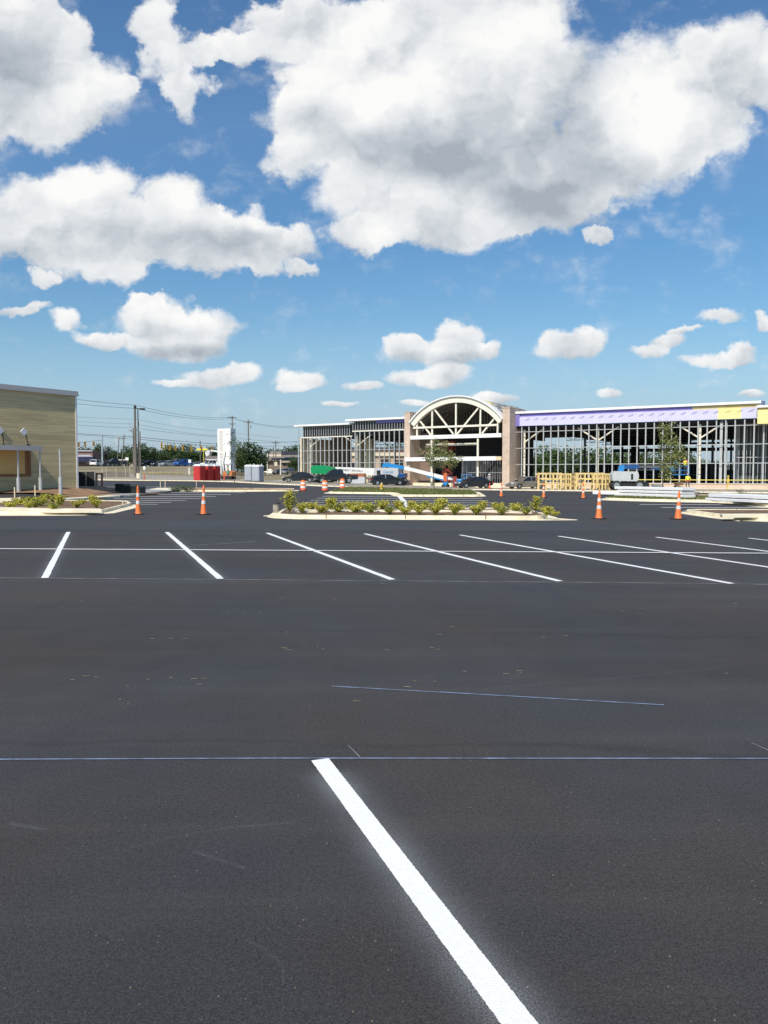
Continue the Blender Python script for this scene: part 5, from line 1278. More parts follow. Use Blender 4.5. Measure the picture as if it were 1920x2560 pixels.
mb = MB(); mb.box((0, 0, 1.45), (.16, .14, .2)); mb.box((-.05, -.05, .85), (.22, .14, .3)); mb.build('head', mat('yellow stand', (.72, .52, .10), .5, .1, 4), ys, bevel=.02)

# ------------------------------------------------------------------ people
SKIN = mat('skin', (.42, .25, .17), .6, .08, 6)
def person(label, loc, rz, pose, shirt, trousers, hat=None, vest=None, scale=1.0, sit=False):
    """one continuous skinned body; pose moves the joints"""
    J = {'pel': (0, 0, .95), 'spi': (0, .0, 1.15), 'che': (0, .0, 1.36), 'neck': (0, .0, 1.50), 'head': (0, -.02, 1.60), 'top': (0, -.01, 1.73)}
    Rr = {'pel': .145, 'spi': .135, 'che': .165, 'neck': .058, 'head': .092, 'top': .07}
    E = [('pel', 'spi'), ('spi', 'che'), ('che', 'neck'), ('neck', 'head'), ('head', 'top')]
    for s_, n in ((-1, 'l'), (1, 'r')):
        J.update({'hip' + n: (s_ * .10, 0, .90), 'kne' + n: (s_ * .115, -.02, .50), 'ank' + n: (s_ * .12, .02, .10), 'toe' + n: (s_ * .13, -.16, .045),
                  'sho' + n: (s_ * .20, 0, 1.43), 'elb' + n: (s_ * .26, .02, 1.14), 'wri' + n: (s_ * .27, -.06, .90), 'pal' + n: (s_ * .27, -.075, .83)})
        Rr.update({'hip' + n: .10, 'kne' + n: .066, 'ank' + n: .05, 'toe' + n: .04, 'sho' + n: .07, 'elb' + n: .046, 'wri' + n: .032, 'pal' + n: .036})
        E += [('pel', 'hip' + n), ('hip' + n, 'kne' + n), ('kne' + n, 'ank' + n), ('ank' + n, 'toe' + n), ('che', 'sho' + n), ('sho' + n, 'elb' + n), ('elb' + n, 'wri' + n), ('wri' + n, 'pal' + n)]
    J.update(pose)
    for s_, n in ((-1, 'l'), (1, 'r')):
        p = Vector(J['pal' + n]); d = (p - Vector(J['wri' + n])).normalized(); sd = Vector((0, 1, 0)).cross(d)
        if sd.length < .1: sd = Vector((1, 0, 0))
        sd = Vector((0, 1, 0)) if abs(d.y) < .7 else Vector((1, 0, 0))
        for i, (o_, ln) in enumerate(((-.03, .07), (-.01, .082), (.01, .078), (.03, .06))):
            a, b_ = 'f%d%s' % (i, n), 'g%d%s' % (i, n)
            J[a] = tuple(p + d * ln * .55 + sd * o_ * 1.1); J[b_] = tuple(p + d * ln + sd * o_ * 1.2 + Vector((-s_ * .012, 0, 0))); Rr[a] = .009; Rr[b_] = .008
            E += [('pal' + n, a), (a, b_)]
        J['th' + n] = tuple(p + d * .01 + sd * -.05 + Vector((-s_ * .01, 0, 0))); Rr['th' + n] = .010; E.append(('pal' + n, 'th' + n))
    ks = list(J); me = bpy.data.meshes.new('body'); me.from_pydata([J[k] for k in ks], [(ks.index(a), ks.index(b_)) for a, b_ in E], [])
    o = bpy.data.objects.new('tmp_body', me); COL.objects.link(o); sk = o.modifiers.new('skin', 'SKIN'); sk.use_smooth_shade = True
    for i, k in enumerate(ks): v = me.skin_vertices[0].data[i]; v.radius = (Rr[k], Rr[k]); v.use_root = (k == 'pel')
    sb_ = o.modifiers.new('sub', 'SUBSURF'); sb_.levels = 1; sb_.render_levels = 1
    m2 = bpy.data.meshes.new_from_object(o.evaluated_get(bpy.context.evaluated_depsgraph_get())); bpy.data.objects.remove(o)
    m2.name = 'person'; m2.materials.clear()
    for m_ in (SKIN, shirt, trousers, mat('work boots', (.06, .045, .035), .8, .2, 5)): m2.materials.append(m_)
    def near(q, ks_): return min(((Vector(J[k]) - q).length, k) for k in ks_)[1]
    lim = [k for k in ks if k[0] not in 'fg' and k[:2] != 'th']
    for p in m2.polygons:
        q = p.center; k = near(q, ks); kk = k[:3]; p.use_smooth = True
        hem = min(J['pel'][2], 9) + .03
        if k in ('head', 'top', 'neck') or kk in ('wri', 'pal') or k[0] in 'fg' or k[:2] == 'th': p.material_index = 0
        elif kk in ('ank', 'toe'): p.material_index = 3
        elif kk in ('hip', 'kne') or (k == 'pel' and q.z < hem): p.material_index = 2
        else: p.material_index = 1
    r = bpy.data.objects.new('person', m2); COL.objects.link(r); r.location = loc; r.rotation_euler.z = rz; r.scale = (scale,) * 3
    tag(r, label, 'person')
    hx = Vector(J['head']); tx = Vector(J['top'])
    # face: nose, eyes, mouth, ears in one small child
    mb = MB()
    fwd = Vector((0, -1, 0))
    mb.cyl(hx + Vector((0, -.085, .03)), hx + Vector((0, -.112, .0)), .010, .014, 6)
    for s_ in (-1, 1): mb.box(hx + Vector((s_ * .09, .01, .02)), (.02, .04, .06))
    mb.build('nose_and_ears', SKIN, r)
    mb = MB()
    for s_ in (-1, 1): mb.box(hx + Vector((s_ * .032, -.089, .045)), (.024, .012, .010))
    mb.box(hx + Vector((0, -.09, -.035)), (.045, .01, .008)); mb.build('eyes_and_mouth', BARK, r)
    mb = MB()
    if hat is not None:
        mb.lathe([(.15, .0), (.14, .012), (.122, .018), (.118, .07), (.09, .12), (.045, .145), (.01, .15)], 14, 0, tuple(tx + Vector((0, .0, -.055)))); mb.box(tx + Vector((0, -.14, -.045)), (.18, .09, .014)); mb.build('hard_hat', hat, r)
    else:
        mb.lathe([(.098, -.03), (.10, .02), (.085, .06), (.04, .085), (.01, .088)], 12, 0, tuple(tx + Vector((0, .015, -.03)))); mb.build('hair', mat('brown hair', (.06, .04, .025), .8, .2, 8), r)
    if vest is not None:
        c_ = Vector(J['che']); p_ = Vector(J['pel']); mb = MB(); n = 14; vs = []
        for t_, rx, ry in ((.02, .185, .155), (.35, .19, .16), (.75, .205, .17), (1.0, .20, .155), (1.18, .13, .11)):
            q = p_.lerp(c_, t_)
            for i in range(n): a = 2 * math.pi * i / n; vs.append((q.x + rx * math.cos(a), q.y + ry * math.sin(a), q.z))
        mb.add(vs, [(j * n + i, j * n + (i + 1) % n, (j + 1) * n + (i + 1) % n, (j + 1) * n + i) for j in range(4) for i in range(n)], 0, None, True); mb.build('safety_vest', vest, r)
    return r
HIVIS = mat('high visibility yellow', (.80, .80, .08), .7, .08, 4); JEANS = mat('dark work trousers', (.05, .055, .075), .85, .15, 6); REDT = mat('orange shirt', (.66, .16, .06), .8, .1, 5); WHH = mat('white hard hat', (.78, .78, .76), .35, .04, 4); YHH = mat('yellow hard hat', (.80, .62, .05), .35, .05, 4); GSH = mat('grey shirt', (.22, .24, .25), .85, .15, 5); TOOL = mat('red brown tool belt', (.35, .09, .04), .8, .2, 8)
wk = person('worker in yellow shirt and tan hat walking away along the brick base', on_ground(1719, 88), R(185), {'kner': (.12, -.10, .5), 'ankr': (.13, -.06, .10), 'toer': (.14, -.24, .05), 'kne' + 'l': (-.115, .03, .50), 'ankl': (-.12, .2, .12), 'toel': (-.13, .05, .05), 'elbl': (-.33, .06, 1.16), 'wril': (-.30, -.05, .93), 'pall': (-.29, -.07, .87)}, HIVIS, JEANS, mat('tan sun hat', (.45, .33, .20), .8, .1, 5))
mb = MB(); mb.lathe([(.19, .93), (.22, .99), (.20, 1.05)], 12); mb.box((-.2, .06, .96), (.14, .16, .2)); mb.box((.2, .06, .95), (.14, .16, .22)); mb.build('tool_belt', TOOL, wk)
bp = rl.matrix_basis @ Vector((BK[0] - .62, 0, BK[2] + .092)); bq = rl.matrix_basis @ Vector((BK[0] + .62, 0, BK[2] + .092))
reach = {'elbl': (-.27, -.12, 1.2), 'wril': (-.22, -.32, 1.22), 'pall': (-.21, -.38, 1.23), 'elbr': (.27, -.12, 1.2), 'wrir': (.22, -.32, 1.24), 'palr': (.21, -.38, 1.25)}
person('worker in blue shirt and yellow hat on the left of the lift basket', bp, R(60), reach, mat('blue shirt', (.05, .22, .40), .8, .1, 5), JEANS, YHH)
person('worker in orange shirt and yellow hat on the right of the lift basket', bq, R(-60), dict(reach, che=(0, -.06, 1.35), neck=(0, -.12, 1.48), head=(0, -.17, 1.57), top=(0, -.19, 1.70)), REDT, JEANS, YHH, HIVIS)
person('worker in white hard hat standing behind the charcoal sedan', on_ground(1223, 99), R(150), {'elbr': (.30, .06, 1.16), 'wrir': (.26, -.12, 1.05), 'palr': (.24, -.17, 1.03)}, GSH, mat('grey work trousers', (.30, .30, .30), .85, .2, 6), WHH)
person('worker in pale hat standing behind the left crate', on_ground(1341, 90), R(-100), {}, mat('brown shirt', (.25, .15, .09), .8, .1, 5), JEANS, mat('cream hat', (.70, .58, .40), .7, .05, 4))
person('worker in green vest standing by the small orange excavator', on_ground(570, 115.5), R(20), {}, GSH, JEANS, YHH, mat('dull green vest', (.12, .30, .20), .8, .1, 5), .95)

# ------------------------------------------------------------------ poles, wires and signals
def utility_pole(px, Y, ytop, r0, r1, label, m, arms=(), gear=False, ybase=None, name='utility_pole', lean=0):
    b = on_ground(px, Y); b.z -= .2; zt = hgt(px, ytop, Y)
    o = empty(name, b); tag(o, label, 'lamp post' if 'lamp' in name else 'utility pole', 'poles along the road')
    mb = MB(); mb.cyl((0, 0, 0), (lean, 0, zt - b.z), r0, r1, 8); mb.build('pole', m, o)
    for ya, wd in arms:
        z = hgt(px, ya, Y) - b.z
        mb = MB(); mb.box((0, -.14, z), (wd, .14, .16)); 
        mb.bar((wd * .3, -.14, z), (0, -.1, z - .6), .06); mb.bar((-wd * .3, -.14, z), (0, -.1, z - .6), .06); mb.build('crossarm', POLEW, o)
        mb = MB()
        for k in (-.46, -.2, .2, .46): mb.cyl((wd * k, -.14, z + .08), (wd * k, -.14, z + .3), .06, .04, 6)
        mb.build('insulator', mat('grey insulator', (.30, .32, .34), .4, .1, 4), o)
    if gear:
        z = zt - b.z - gear
        mb = MB(); mb.cyl((.45, -.1, z), (.45, -.1, z + .9), .25, None, 10); mb.build('transformer', METALP, o)
        mb = MB(); mb.tube([(-.1, 0, z - .9), (-.9, -.1, z + .1), (-1.1, -.1, z + .9)], .04, 6); mb.tube([(-.1, 0, z - .4), (-.6, -.1, z + .3), (-.6, -.1, z + .9)], .04, 6); mb.build('bracket', METALP, o)
    return o, Vector((b.x, b.y, zt))
P = {}
_, P['A'] = utility_pole(340, 128, 1012, .28, .17, 'tall weathered wood pole with brackets, on a concrete foot at the left', POLEW, gear=3.6, lean=0)
lo, P['L'] = utility_pole(347.5, 122, 1021, .11, .09, 'slim dark lamp post with a boxy head beside the tallest pole', mat('dark bronze metal', (.05, .055, .06), .5, .1, 2), name='lamp_post')
zt = P['L'].z - lo.location.z
mb = MB(); mb.bar((-.4, 0, zt), (.8, 0, zt - .08), .10); mb.build('lamp_arm', BLACK, lo); mb = MB(); mb.box((.75, -.05, zt - .1), (.75, .5, .24)); mb.build('lamp_head', BLACK, lo); mb = MB(); mb.box((-.42, 0, zt + .18), (.4, .4, .3), 0, .3); mb.build('lamp_head', BLACK, lo)
mb = MB(); mb.cyl((0, 0, 0), (0, 0, 1.0), .38, None, 12); mb.build('foot', CONC, lo)
_, P['B'] = utility_pole(257, 188, 1088, .24, .18, 'pale steel strain pole behind the white hatchback', METALP)
_, P['C'] = utility_pole(304.5, 192, 1087, .17, .12, 'leaning wood pole above the black pickup on the raised road', POLEW, ((1095, 2.0),), lean=.8)
_, P['C2'] = utility_pole(293, 194, 1095, .16, .11, 'short wood pole with transformer left of the leaning pole', POLEW, gear=2.0, lean=.6)
_, P['D'] = utility_pole(335, 178, 1070, .18, .13, 'thin wood pole just left of the tallest pole', POLEW, ((1077, 1.8),))
_, P['D2'] = utility_pole(351.5, 178, 1078, .17, .14, 'dark pole just right of the slim lamp post', POLEW)
_, P['E'] = utility_pole(582, 205, 1039, .19, .13, 'wood pole with two crossarms rising behind the white tower', POLEW, ((1044, 2.4), (1060, 1.6)))
_, P['F'] = utility_pole(622, 190, 1049, .19, .14, 'wood pole with crossarm and hanging gear above the dark tree', POLEW, ((1055, 2.2),), gear=2.2)
_, P['G'] = utility_pole(747, 160, 1065, .17, .12, 'plain steel pole beside the left end of the store', METALP)
_, P['H'] = utility_pole(501.5, 190, 1101, .13, .10, 'thin dark pole standing among the signals', POLEW)
_, P['I'] = utility_pole(690, 215, 1102, .15, .11, 'distant pole with crossarm over the long roof', POLEW, ((1107, 2.2),))
_, P['I2'] = utility_pole(684, 205, 1116, .11, .09, 'thin distant pole left of the long roof pole', POLEW)
for px, Y, yt, lab in ((669, 190, 1133, 'white post left of the beige sedan'), (702, 175, 1149, 'cream post in front of the silver hatchback')):
    b = on_ground(px, Y); mb = MB(); mb.cyl((b.x, b.y, b.z - .1), (b.x, b.y, hgt(px, yt, Y)), .16, None, 8); tag(mb.build('white_post', mat('cream post', (.66, .62, .52), .7, .06, 2), None), lab, 'post')
def wire(pts, label, sag=.012, r=.028):
    path = []
    for a, b_ in zip(pts[:-1], pts[1:]):
        a, b_ = Vector(a), Vector(b_); n = 10
        for i in range(n + (b_ is pts[-1])): t = i / n; q = a.lerp(b_, t); q.z -= 4 * t * (1 - t) * sag * (b_ - a).length; path.append(q)
    path.append(Vector(pts[-1]))
    mb = MB(); mb.tube(path, r, 4); tag(mb.build('overhead_wire', WIRE), label, 'wire', 'overhead wires')
W_ = at_d
wire([W_(100, 985, 120), W_(340, 1013, 128), W_(582, 1042, 205), W_(622, 1054, 190), W_(747, 1066, 160)], 'topmost wire from the building corner past every tall pole')
wire([W_(100, 998, 120), W_(340, 1021, 128), W_(582, 1045, 205), W_(622, 1056, 190), W_(747, 1070, 160)], 'second wire, close below the topmost one')
wire([W_(100, 1036, 150), W_(340, 1048, 150), W_(560, 1078, 200), W_(700, 1094, 215)], 'faint wire halfway down the tallest pole', .008, .02)
wire([W_(100, 1046, 150), W_(340, 1060, 150), W_(560, 1090, 200)], 'faint lower wire under the halfway wire', .008, .02)
wire([W_(100, 1055, 170), W_(335, 1070, 178), W_(582, 1094, 205), W_(690, 1104, 215), W_(747, 1105, 220)], 'wire leaving the thin pole left of the tallest pole', .008)
wire([W_(100, 1076, 185), W_(257, 1088, 188), W_(335, 1091, 178)], 'thick wire over the strain pole', .004, .05)
wire([W_(100, 1079, 185), W_(257, 1091, 188), W_(304.5, 1096, 192), W_(335, 1094, 178)], 'wire just under the thick one over the strain pole', .004, .035)
wire([W_(351.5, 1093, 178), W_(501.5, 1107, 190), W_(582, 1111, 205)], 'thick wire over the row of signals', .005, .05)
wire([W_(351.5, 1098, 178), W_(501.5, 1113, 190), W_(582, 1117, 205)], 'wire carrying the row of signals', .005, .045)
wire([W_(585, 1105, 205), W_(690, 1106, 215), W_(747, 1103, 200)], 'wire across the dark tree to the steel pole', .006)
wire([W_(590, 1116, 205), W_(690, 1115, 215), W_(760, 1114, 200)], 'lowest wire across the long roof', .006, .04)
wire([W_(150, 1108, 184), W_(196, 1106.5, 185), W_(257, 1100, 188)], 'span wire holding the three left signals', .003, .04)
def signal(px, py, Y, label, wy, hh=1.15, face=0):
    c = at_d(px, py, Y); r = empty('traffic_signal', (c.x, c.y, c.z - hh / 2), face); tag(r, label, 'traffic light', 'traffic signals')
    YS_ = mat('yellow signal housing', (.62, .36, .03), .5, .1, 3)
    mb = MB(); mb.box((0, 0, hh / 2), (.40, .28, hh)); mb.cyl((0, 0, hh), (0, 0, at_d(px, wy, Y).z - c.z + hh / 2), .03, None, 6); mb.build('housing', YS_, r)
    for k, cc in enumerate(((.03, .10, .05), (.16, .09, .02), (.30, .03, .02))):
        z = hh * (.18 + .32 * k); mb = MB(); mb.cyl((0, -.141, z), (0, -.16, z), .13, None, 12); mb.build('lens', mat('unlit lens %d' % k, cc, .3, .1, 3), r)
        mb = MB(); n = 8; vs = []
        for y_ in (-.141, -.38):
            for i in range(n + 1): a = math.pi * i / n; vs.append((.15 * math.cos(a), y_, z + .15 * math.sin(a)))
        mb.add(vs, [(i, i + 1, n + 2 + i, n + 1 + i) for i in range(n)]); mb.build('visor', BLACK, r)
for px, py, lab in ((197, 1111.5, 'traffic signal touching the corner of the tan building'), (213, 1111, 'middle signal of the three beside the tan building'), (234, 1109.5, 'rightmost signal of the three, nearest the strain pole')):
    signal(px, py, 186, lab, 1104 if px < 220 else 1102)
for i, (px, py) in enumerate(((404, 1114), (413.5, 1118), (424.5, 1119), (439, 1120), (458, 1121), (479, 1122), (504, 1122), (528.5, 1122.5))):
    signal(px, py, 188, '%s signal from the left in the row over the parked cars' % ORD[i], 1101 + .075 * (px - 351.5), 1.25 if i else 1.6, R(random.uniform(-40, 40)))
def plate_sign(px, Y, y0, y1, w_, label, m, ybase=None, post=True, nm='road_sign'):
    c = on_ground(px, Y); r = empty(nm, c); tag(r, label, 'sign'); z0, z1 = hgt(px, y1, Y) - c.z, hgt(px, y0, Y) - c.z
    mb = MB(); mb.b2((-w_ / 2, -.06, z0), (w_ / 2, -.03, z1)); mb.build('plate', m, r)
    mb = MB(); mb.cyl((0, 0, -.1), (0, 0, z1 - .02), .04, None, 6); mb.build('post', METALP, r)
plate_sign(475, 150, 1149, 1157, .55, 'small white sign on a post right of the blue car', WHITE); plate_sign(318.5, 185, 1143.5, 1151, .75, 'square white sign over the raised road', WHITE); plate_sign(361.5, 122, 1166, 1174, .35, 'narrow white sign beside the tall pole foot', WHITE); plate_sign(473.5, 118, 1169, 1186, .3, 'pale narrow board left of the red toilets', mat('pale board', (.55, .52, .46), .7, .1, 3))
plate_sign(690, 185, 1155, 1165, .7, 'cream board on the thin pole', mat('cream sign', (.66, .60, .42), .7, .05, 3)); plate_sign(546, 205, 1107, 1117, .9, 'green and white road sign left of the white tower', mat('sign green', (.10, .20, .12), .6, .4, 3))
c = at_d(505, 1123.5, 188); mb = MB(); mb.box((0, 0, 0), (2.6, .08, .42)); mb.cyl((.4, 0, -3), (.4, 0, .2), .06, None, 6); mb.cyl((.4, 0, .2), (.4, 0, .8), .04, None, 6); tag(mb.build('yellow_sign', mat('fluorescent yellow', (.82, .72, .05), .6, .05, 2), None, c), 'long yellow sign among the signals', 'sign')
# silt fence and tape along the bank
fx = [(258, 125), (268, 125), (292, 125), (316, 125), (327, 125)]
sf = empty('silt_fence', on_ground(258, 125)); tag(sf, 'grey silt fence on leaning stakes along the bank', 'fence')
pts = [on_ground(px, 125) for px, _ in fx] ; o0 = sf.location.copy()
mb = MB()
for a, b_ in zip(pts[:-1], pts[1:]):
    a2, b2 = a - o0, b_ - o0; mb.add([a2, b2, b2 + Vector((0, 0, .95)), a2 + Vector((0, 0, .95)), a2 + Vector((0, .02, 0)), b2 + Vector((0, .02, 0)), b2 + Vector((0, .02, .95)), a2 + Vector((0, .02, .95))], [(0, 1, 2, 3), (7, 6, 5, 4)])
mb.build('fabric', mat('grey silt cloth', (.17, .15, .13), .9, .15, 2), sf)
for p in pts:
    mb = MB(); q = p - o0; mb.bar(q + Vector((0, -.05, -.1)), q + Vector((-.12, -.05, 1.6)), .07); mb.build('stake', mat('stake wood', (.55, .46, .33), .8, .15, 6), sf)
rf = empty('tape_fence', on_ground(382, 120)); tag(rf, 'row of thin posts with yellow tape before the bank', 'fence'); o0 = rf.location.copy()
pts = [on_ground(px, 120) for px in (352, 382, 403, 424, 444, 465, 488)]; mb = MB()
for p in pts:
    q = p - o0; k = MB(); k.cyl(q + Vector((0, 0, -.1)), q + Vector((0, 0, 1.35)), .035, None, 6); k.build('post', METALP, rf)
for a, b_ in zip(pts[:-1], pts[1:]): mb.bar(a - o0 + Vector((0, -.05, .95)), b_ - o0 + Vector((0, -.05, .9)), .07, .03)
mb.build('tape', mat('yellow rope', (.70, .58, .12), .7, .1, 3), rf)

# ------------------------------------------------------------------ distant buildings
def far_building(name, label, px0, px1, Y, ytop, ybot, wall_m, roof=None, rz=0, depth=12, feats=()):
    a, b_ = on_ground(px0, Y), on_ground(px1, Y); r = empty(name, (a.x, Y, a.z), rz); tag(r, label, 'building'); w_ = b_.x - a.x
    zt = hgt(px0, ytop, Y) - a.z
    mb = MB(); mb.b2((0, 0, -3), (w_, depth, zt)); mb.build('wall', wall_m, r)
    if roof:
        yr, m, over, hip = roof; zr = hgt(px0, yr, Y) - a.z
        mb = MB(); o_ = over; h_ = hip * w_
        vs = [(-o_, -o_, zt), (w_ + o_, -o_, zt), (w_ + o_, depth + o_, zt), (-o_, depth + o_, zt), (h_, depth * .35, zr), (w_ - h_, depth * .35, zr), (w_ - h_, depth * .65, zr), (h_, depth * .65, zr)]
        mb.add(vs, [(0, 1, 5, 4), (1, 2, 6, 5), (2, 3, 7, 6), (3, 0, 4, 7), (4, 5, 6, 7), (3, 2, 1, 0)]); mb.build('roof', m, r)
    for nm, x0, x1, y0, y1, d, m in feats:
        sx0, sx1 = (x0 - px0) / (px1 - px0) * w_, (x1 - px0) / (px1 - px0) * w_
        mb = MB(); mb.b2((sx0, -d, hgt(px0, y1, Y) - a.z), (sx1, -.003, hgt(px0, y0, Y) - a.z)); mb.build(nm, m, r)
    return r
BWALL = mat('red brown brick', (.20, .12, .10), .85, .1, 1); CREAM = mat('cream render', (.68, .60, .44), .85, .06, 1); NAVY = mat('navy awning', (.012, .018, .06), .7, .15, 1); ROOFB = mat('brown shingles', (.17, .135, .12), .85, .15, 2); ROOFG = mat('grey brown shingles', (.20, .175, .155), .85, .15, 1); DARKW = mat('dark shop glass', (.03, .03, .035), .2, .2, 1)
far_building('brick_shop', 'brick shop with navy awning behind the tan building corner', 170, 233, 205, 1126, 1162, BWALL, None, 0, 12,
    (('parapet', 170, 233.5, 1125.5, 1128.5, .3, mat('lavender grey trim', (.45, .42, .50), .7, .05, 1)), ('sign_letters', 196, 228, 1137, 1139.5, .1, mat('pale sign letters', (.50, .48, .52), .6, .1, 3)), ('sign_band', 170, 233, 1140, 1142, .25, mat('lavender grey trim', (.45, .42, .50), .7, .05, 1)), ('awning', 170, 240, 1142.5, 1155, 1.6, NAVY), ('window', 216, 227, 1155.5, 1158.5, .1, mat('pale shop window', (.45, .47, .50), .4, .1, 1))))
far_building('shop_building', 'low beige shops beyond the raised road', 296, 334, 220, 1150, 1168, mat('beige shops', (.46, .41, .35), .85, .1, 1), None, 0, 10, (('trim', 296, 334, 1148.5, 1150.5, .3, WHITE), ('window', 312, 324, 1157, 1167, .05, DARKW)))
far_building('restaurant_building', 'small peach shop with brown hip roof left of the white tower', 505, 556, 215, 1149, 1172, mat('peach render', (.70, .52, .38), .85, .05, 1), (1139, ROOFB, .6, .10), 0, 12, (('fascia', 504, 557, 1148, 1150, .7, WHITE), ('window', 513, 522, 1155, 1167, .05, DARKW), ('window', 528, 540, 1156, 1165, .05, DARKW), ('door', 543, 548, 1155, 1170, .05, DARKW)))
far_building('long_shop_building', 'long low building with grey brown roofs right of the dark tree', 668, 752, 235, 1152, 1180, mat('dark brown brick', (.22, .16, .12), .85, .1, 1), (1127, ROOFG, 1.0, .05), 0, 16,
    (('fascia', 676, 706, 1136.5, 1141.5, 1.8, CREAM), ('fascia', 704, 730, 1152, 1156, .8, CREAM), ('window', 708, 716, 1158, 1165, .05, DARKW), ('window', 719, 727, 1158, 1166, .05, DARKW), ('dark_roof', 706, 752, 1129, 1137.5, 2.2, mat('blue black roof', (.03, .035, .05), .8, .15, 1))))
far_building('arched_shop_building', 'beige shopfront with dark arches seen through the left wing', 866, 1012, 190, 1127, 1190, mat('tan brick front', (.50, .37, .27), .85, .08, 1), None, 0, 10,
    (('cornice', 866, 1012, 1133, 1140, .5, CREAM), ('dark_roof', 866, 1012, 1118, 1128, .2, mat('dark mansard', (.07, .07, .08), .8, .1, 1)), ('arch_opening', 880, 894, 1156, 1188, .05, DARKW), ('arch_opening', 952, 976, 1148, 1188, .05, DARKW), ('arch_opening', 984, 1008, 1150, 1188, .05, DARKW), ('pilaster', 897, 908, 1140, 1188, .4, CREAM)))
c = on_ground(680, 222)
# ------------------------------------------------------------------ trees and shrubs
def leaf_cloud(blobs, n, size, seed, up=.35, fl=1.0):
    """leaf-sized quads spread through overlapping uneven lobes; returns MB"""
    rng = random.Random(seed); mb = MB(); vol = [b[3] * b[4] * b[5] for b in blobs]; tot = sum(vol)
    clumps = []
    for (x, y, z, rx, ry, rz_), v in zip(blobs, vol):
        for k in range(max(3, int(n / 14 * v / tot))):
            while True:
                d = Vector((rng.uniform(-1, 1), rng.uniform(-1, 1), rng.uniform(-1, 1)))
                if .35 < d.length < 1: break
            clumps.append((Vector((x + d.x * rx, y + d.y * ry, z + d.z * rz_)), d))
    for c, d in clumps:
        cs = size * rng.uniform(1.2, 2.4)
        for k in range(rng.randint(9, 18)):
            p = c + Vector((rng.gauss(0, cs), rng.gauss(0, cs), rng.gauss(0, cs * .7)))
            nrm = (d * .7 + Vector((rng.gauss(0, .6), rng.gauss(0, .6), rng.gauss(up, .6)))).normalized()
            Q = nrm.to_track_quat('Z', 'Y').to_matrix(); s_ = size * rng.uniform(.6, 1.25); a = rng.uniform(0, 6.3)
            ca, sa = math.cos(a) * s_, math.sin(a) * s_
            vs = [p + Q @ Vector(v) for v in ((ca, sa, 0), (-sa * .55, ca * .55, .1 * s_), (-ca, -sa, 0), (sa * .55, -ca * .55, .1 * s_))]
            mb.add(vs, [(0, 1, 2, 3)])
    return mb
def trunk_mesh(h, r, limbs, seed, crown_h):
    rng = random.Random(seed); mb = MB(); n = 5; pts = [Vector((0, 0, -.2))]
    for i in range(1, n + 1): pts.append(Vector((rng.gauss(0, .03 * h * i / n), rng.gauss(0, .03 * h * i / n), h * i / n)))
    for i in range(n): mb.cyl(pts[i], pts[i + 1], r * (1 - .16 * i), r * (1 - .16 * (i + 1)), 7)
    for k in range(limbs):
        t = rng.uniform(.45, .98); i = min(n - 1, int(t * n)); b_ = pts[i].lerp(pts[i + 1], t * n - i); a = rng.uniform(0, 6.3); L_ = crown_h * rng.uniform(.3, .6)
        e_ = b_ + Vector((math.cos(a) * L_ * .6, math.sin(a) * L_ * .6, L_ * .7)); m_ = b_.lerp(e_, .5) + Vector((0, 0, -.05 * L_))
        mb.cyl(b_, m_, r * .4, r * .28, 6); mb.cyl(m_, e_, r * .28, r * .1, 6)
    return mb
def tree_proto(name, h, w_, seed, n, size, leaf, trunk_h=.3, r=.2, limbs=7, lobes=9, narrow=False):
    rng = random.Random(seed); bl_ = []
    for k in range(lobes):
        t = k / max(1, lobes - 1); z = h * (trunk_h + .12 + (1 - trunk_h - .18) * t)
        wz = math.sin(math.pi * (.22 + .70 * t)) if not narrow else math.sin(math.pi * (.25 + .6 * t))
        a = rng.uniform(0, 6.3) + k * 2.4; off = w_ * .28 * wz * rng.uniform(.4, 1.2)
        s_ = w_ * .30 * wz * rng.uniform(.75, 1.25)
        bl_.append((math.cos(a) * off, math.sin(a) * off, z, s_, s_, min(s_ * .9, h * .16) if not narrow else h * .11))
    if not narrow: bl_.append((0, 0, h * (trunk_h + .35), w_ * .34, w_ * .34, h * .22))
    o = trunk_mesh(h * (trunk_h + .35), r, limbs, seed, h * .6).build(name, BARK) if False else empty(name)
    trunk_mesh(h * (trunk_h + .4), r, limbs, seed, h * .5).build('trunk', BARK, o)
    leaf_cloud(bl_, n, size, seed).build('crown', leaf, o)
    return o
def put(o, px, Y, label, grp, cat='tree', scale=1.0, z=None, first=True, sx=1.0):
    p = on_ground(px, Y)
    if z is not None: p.z = z
    o.location = p; o.rotation_euler.z = random.uniform(0, 6.3); o.scale = (scale * sx, scale * sx, scale); tag(o, label, cat, grp); return o
protos = [tree_proto('broadleaf_tree', 8, 8.4, s_, 2900, .30, LEAF_D, .10, .2, 8, 11) for s_ in (1, 2, 3, 4)]
usedp = set()
def far_tree(i, px, Y, ytop, label, sx=1.0, grp='trees behind the site'):
    pr = protos[i % 4]; o = pr if (i % 4) not in usedp else copy_tree(pr); usedp.add(i % 4)
    p = on_ground(px, Y); h = hgt(px, ytop, Y) - p.z
    return put(o, px, Y, label, grp, 'tree', h / 8.0, None, True, sx)
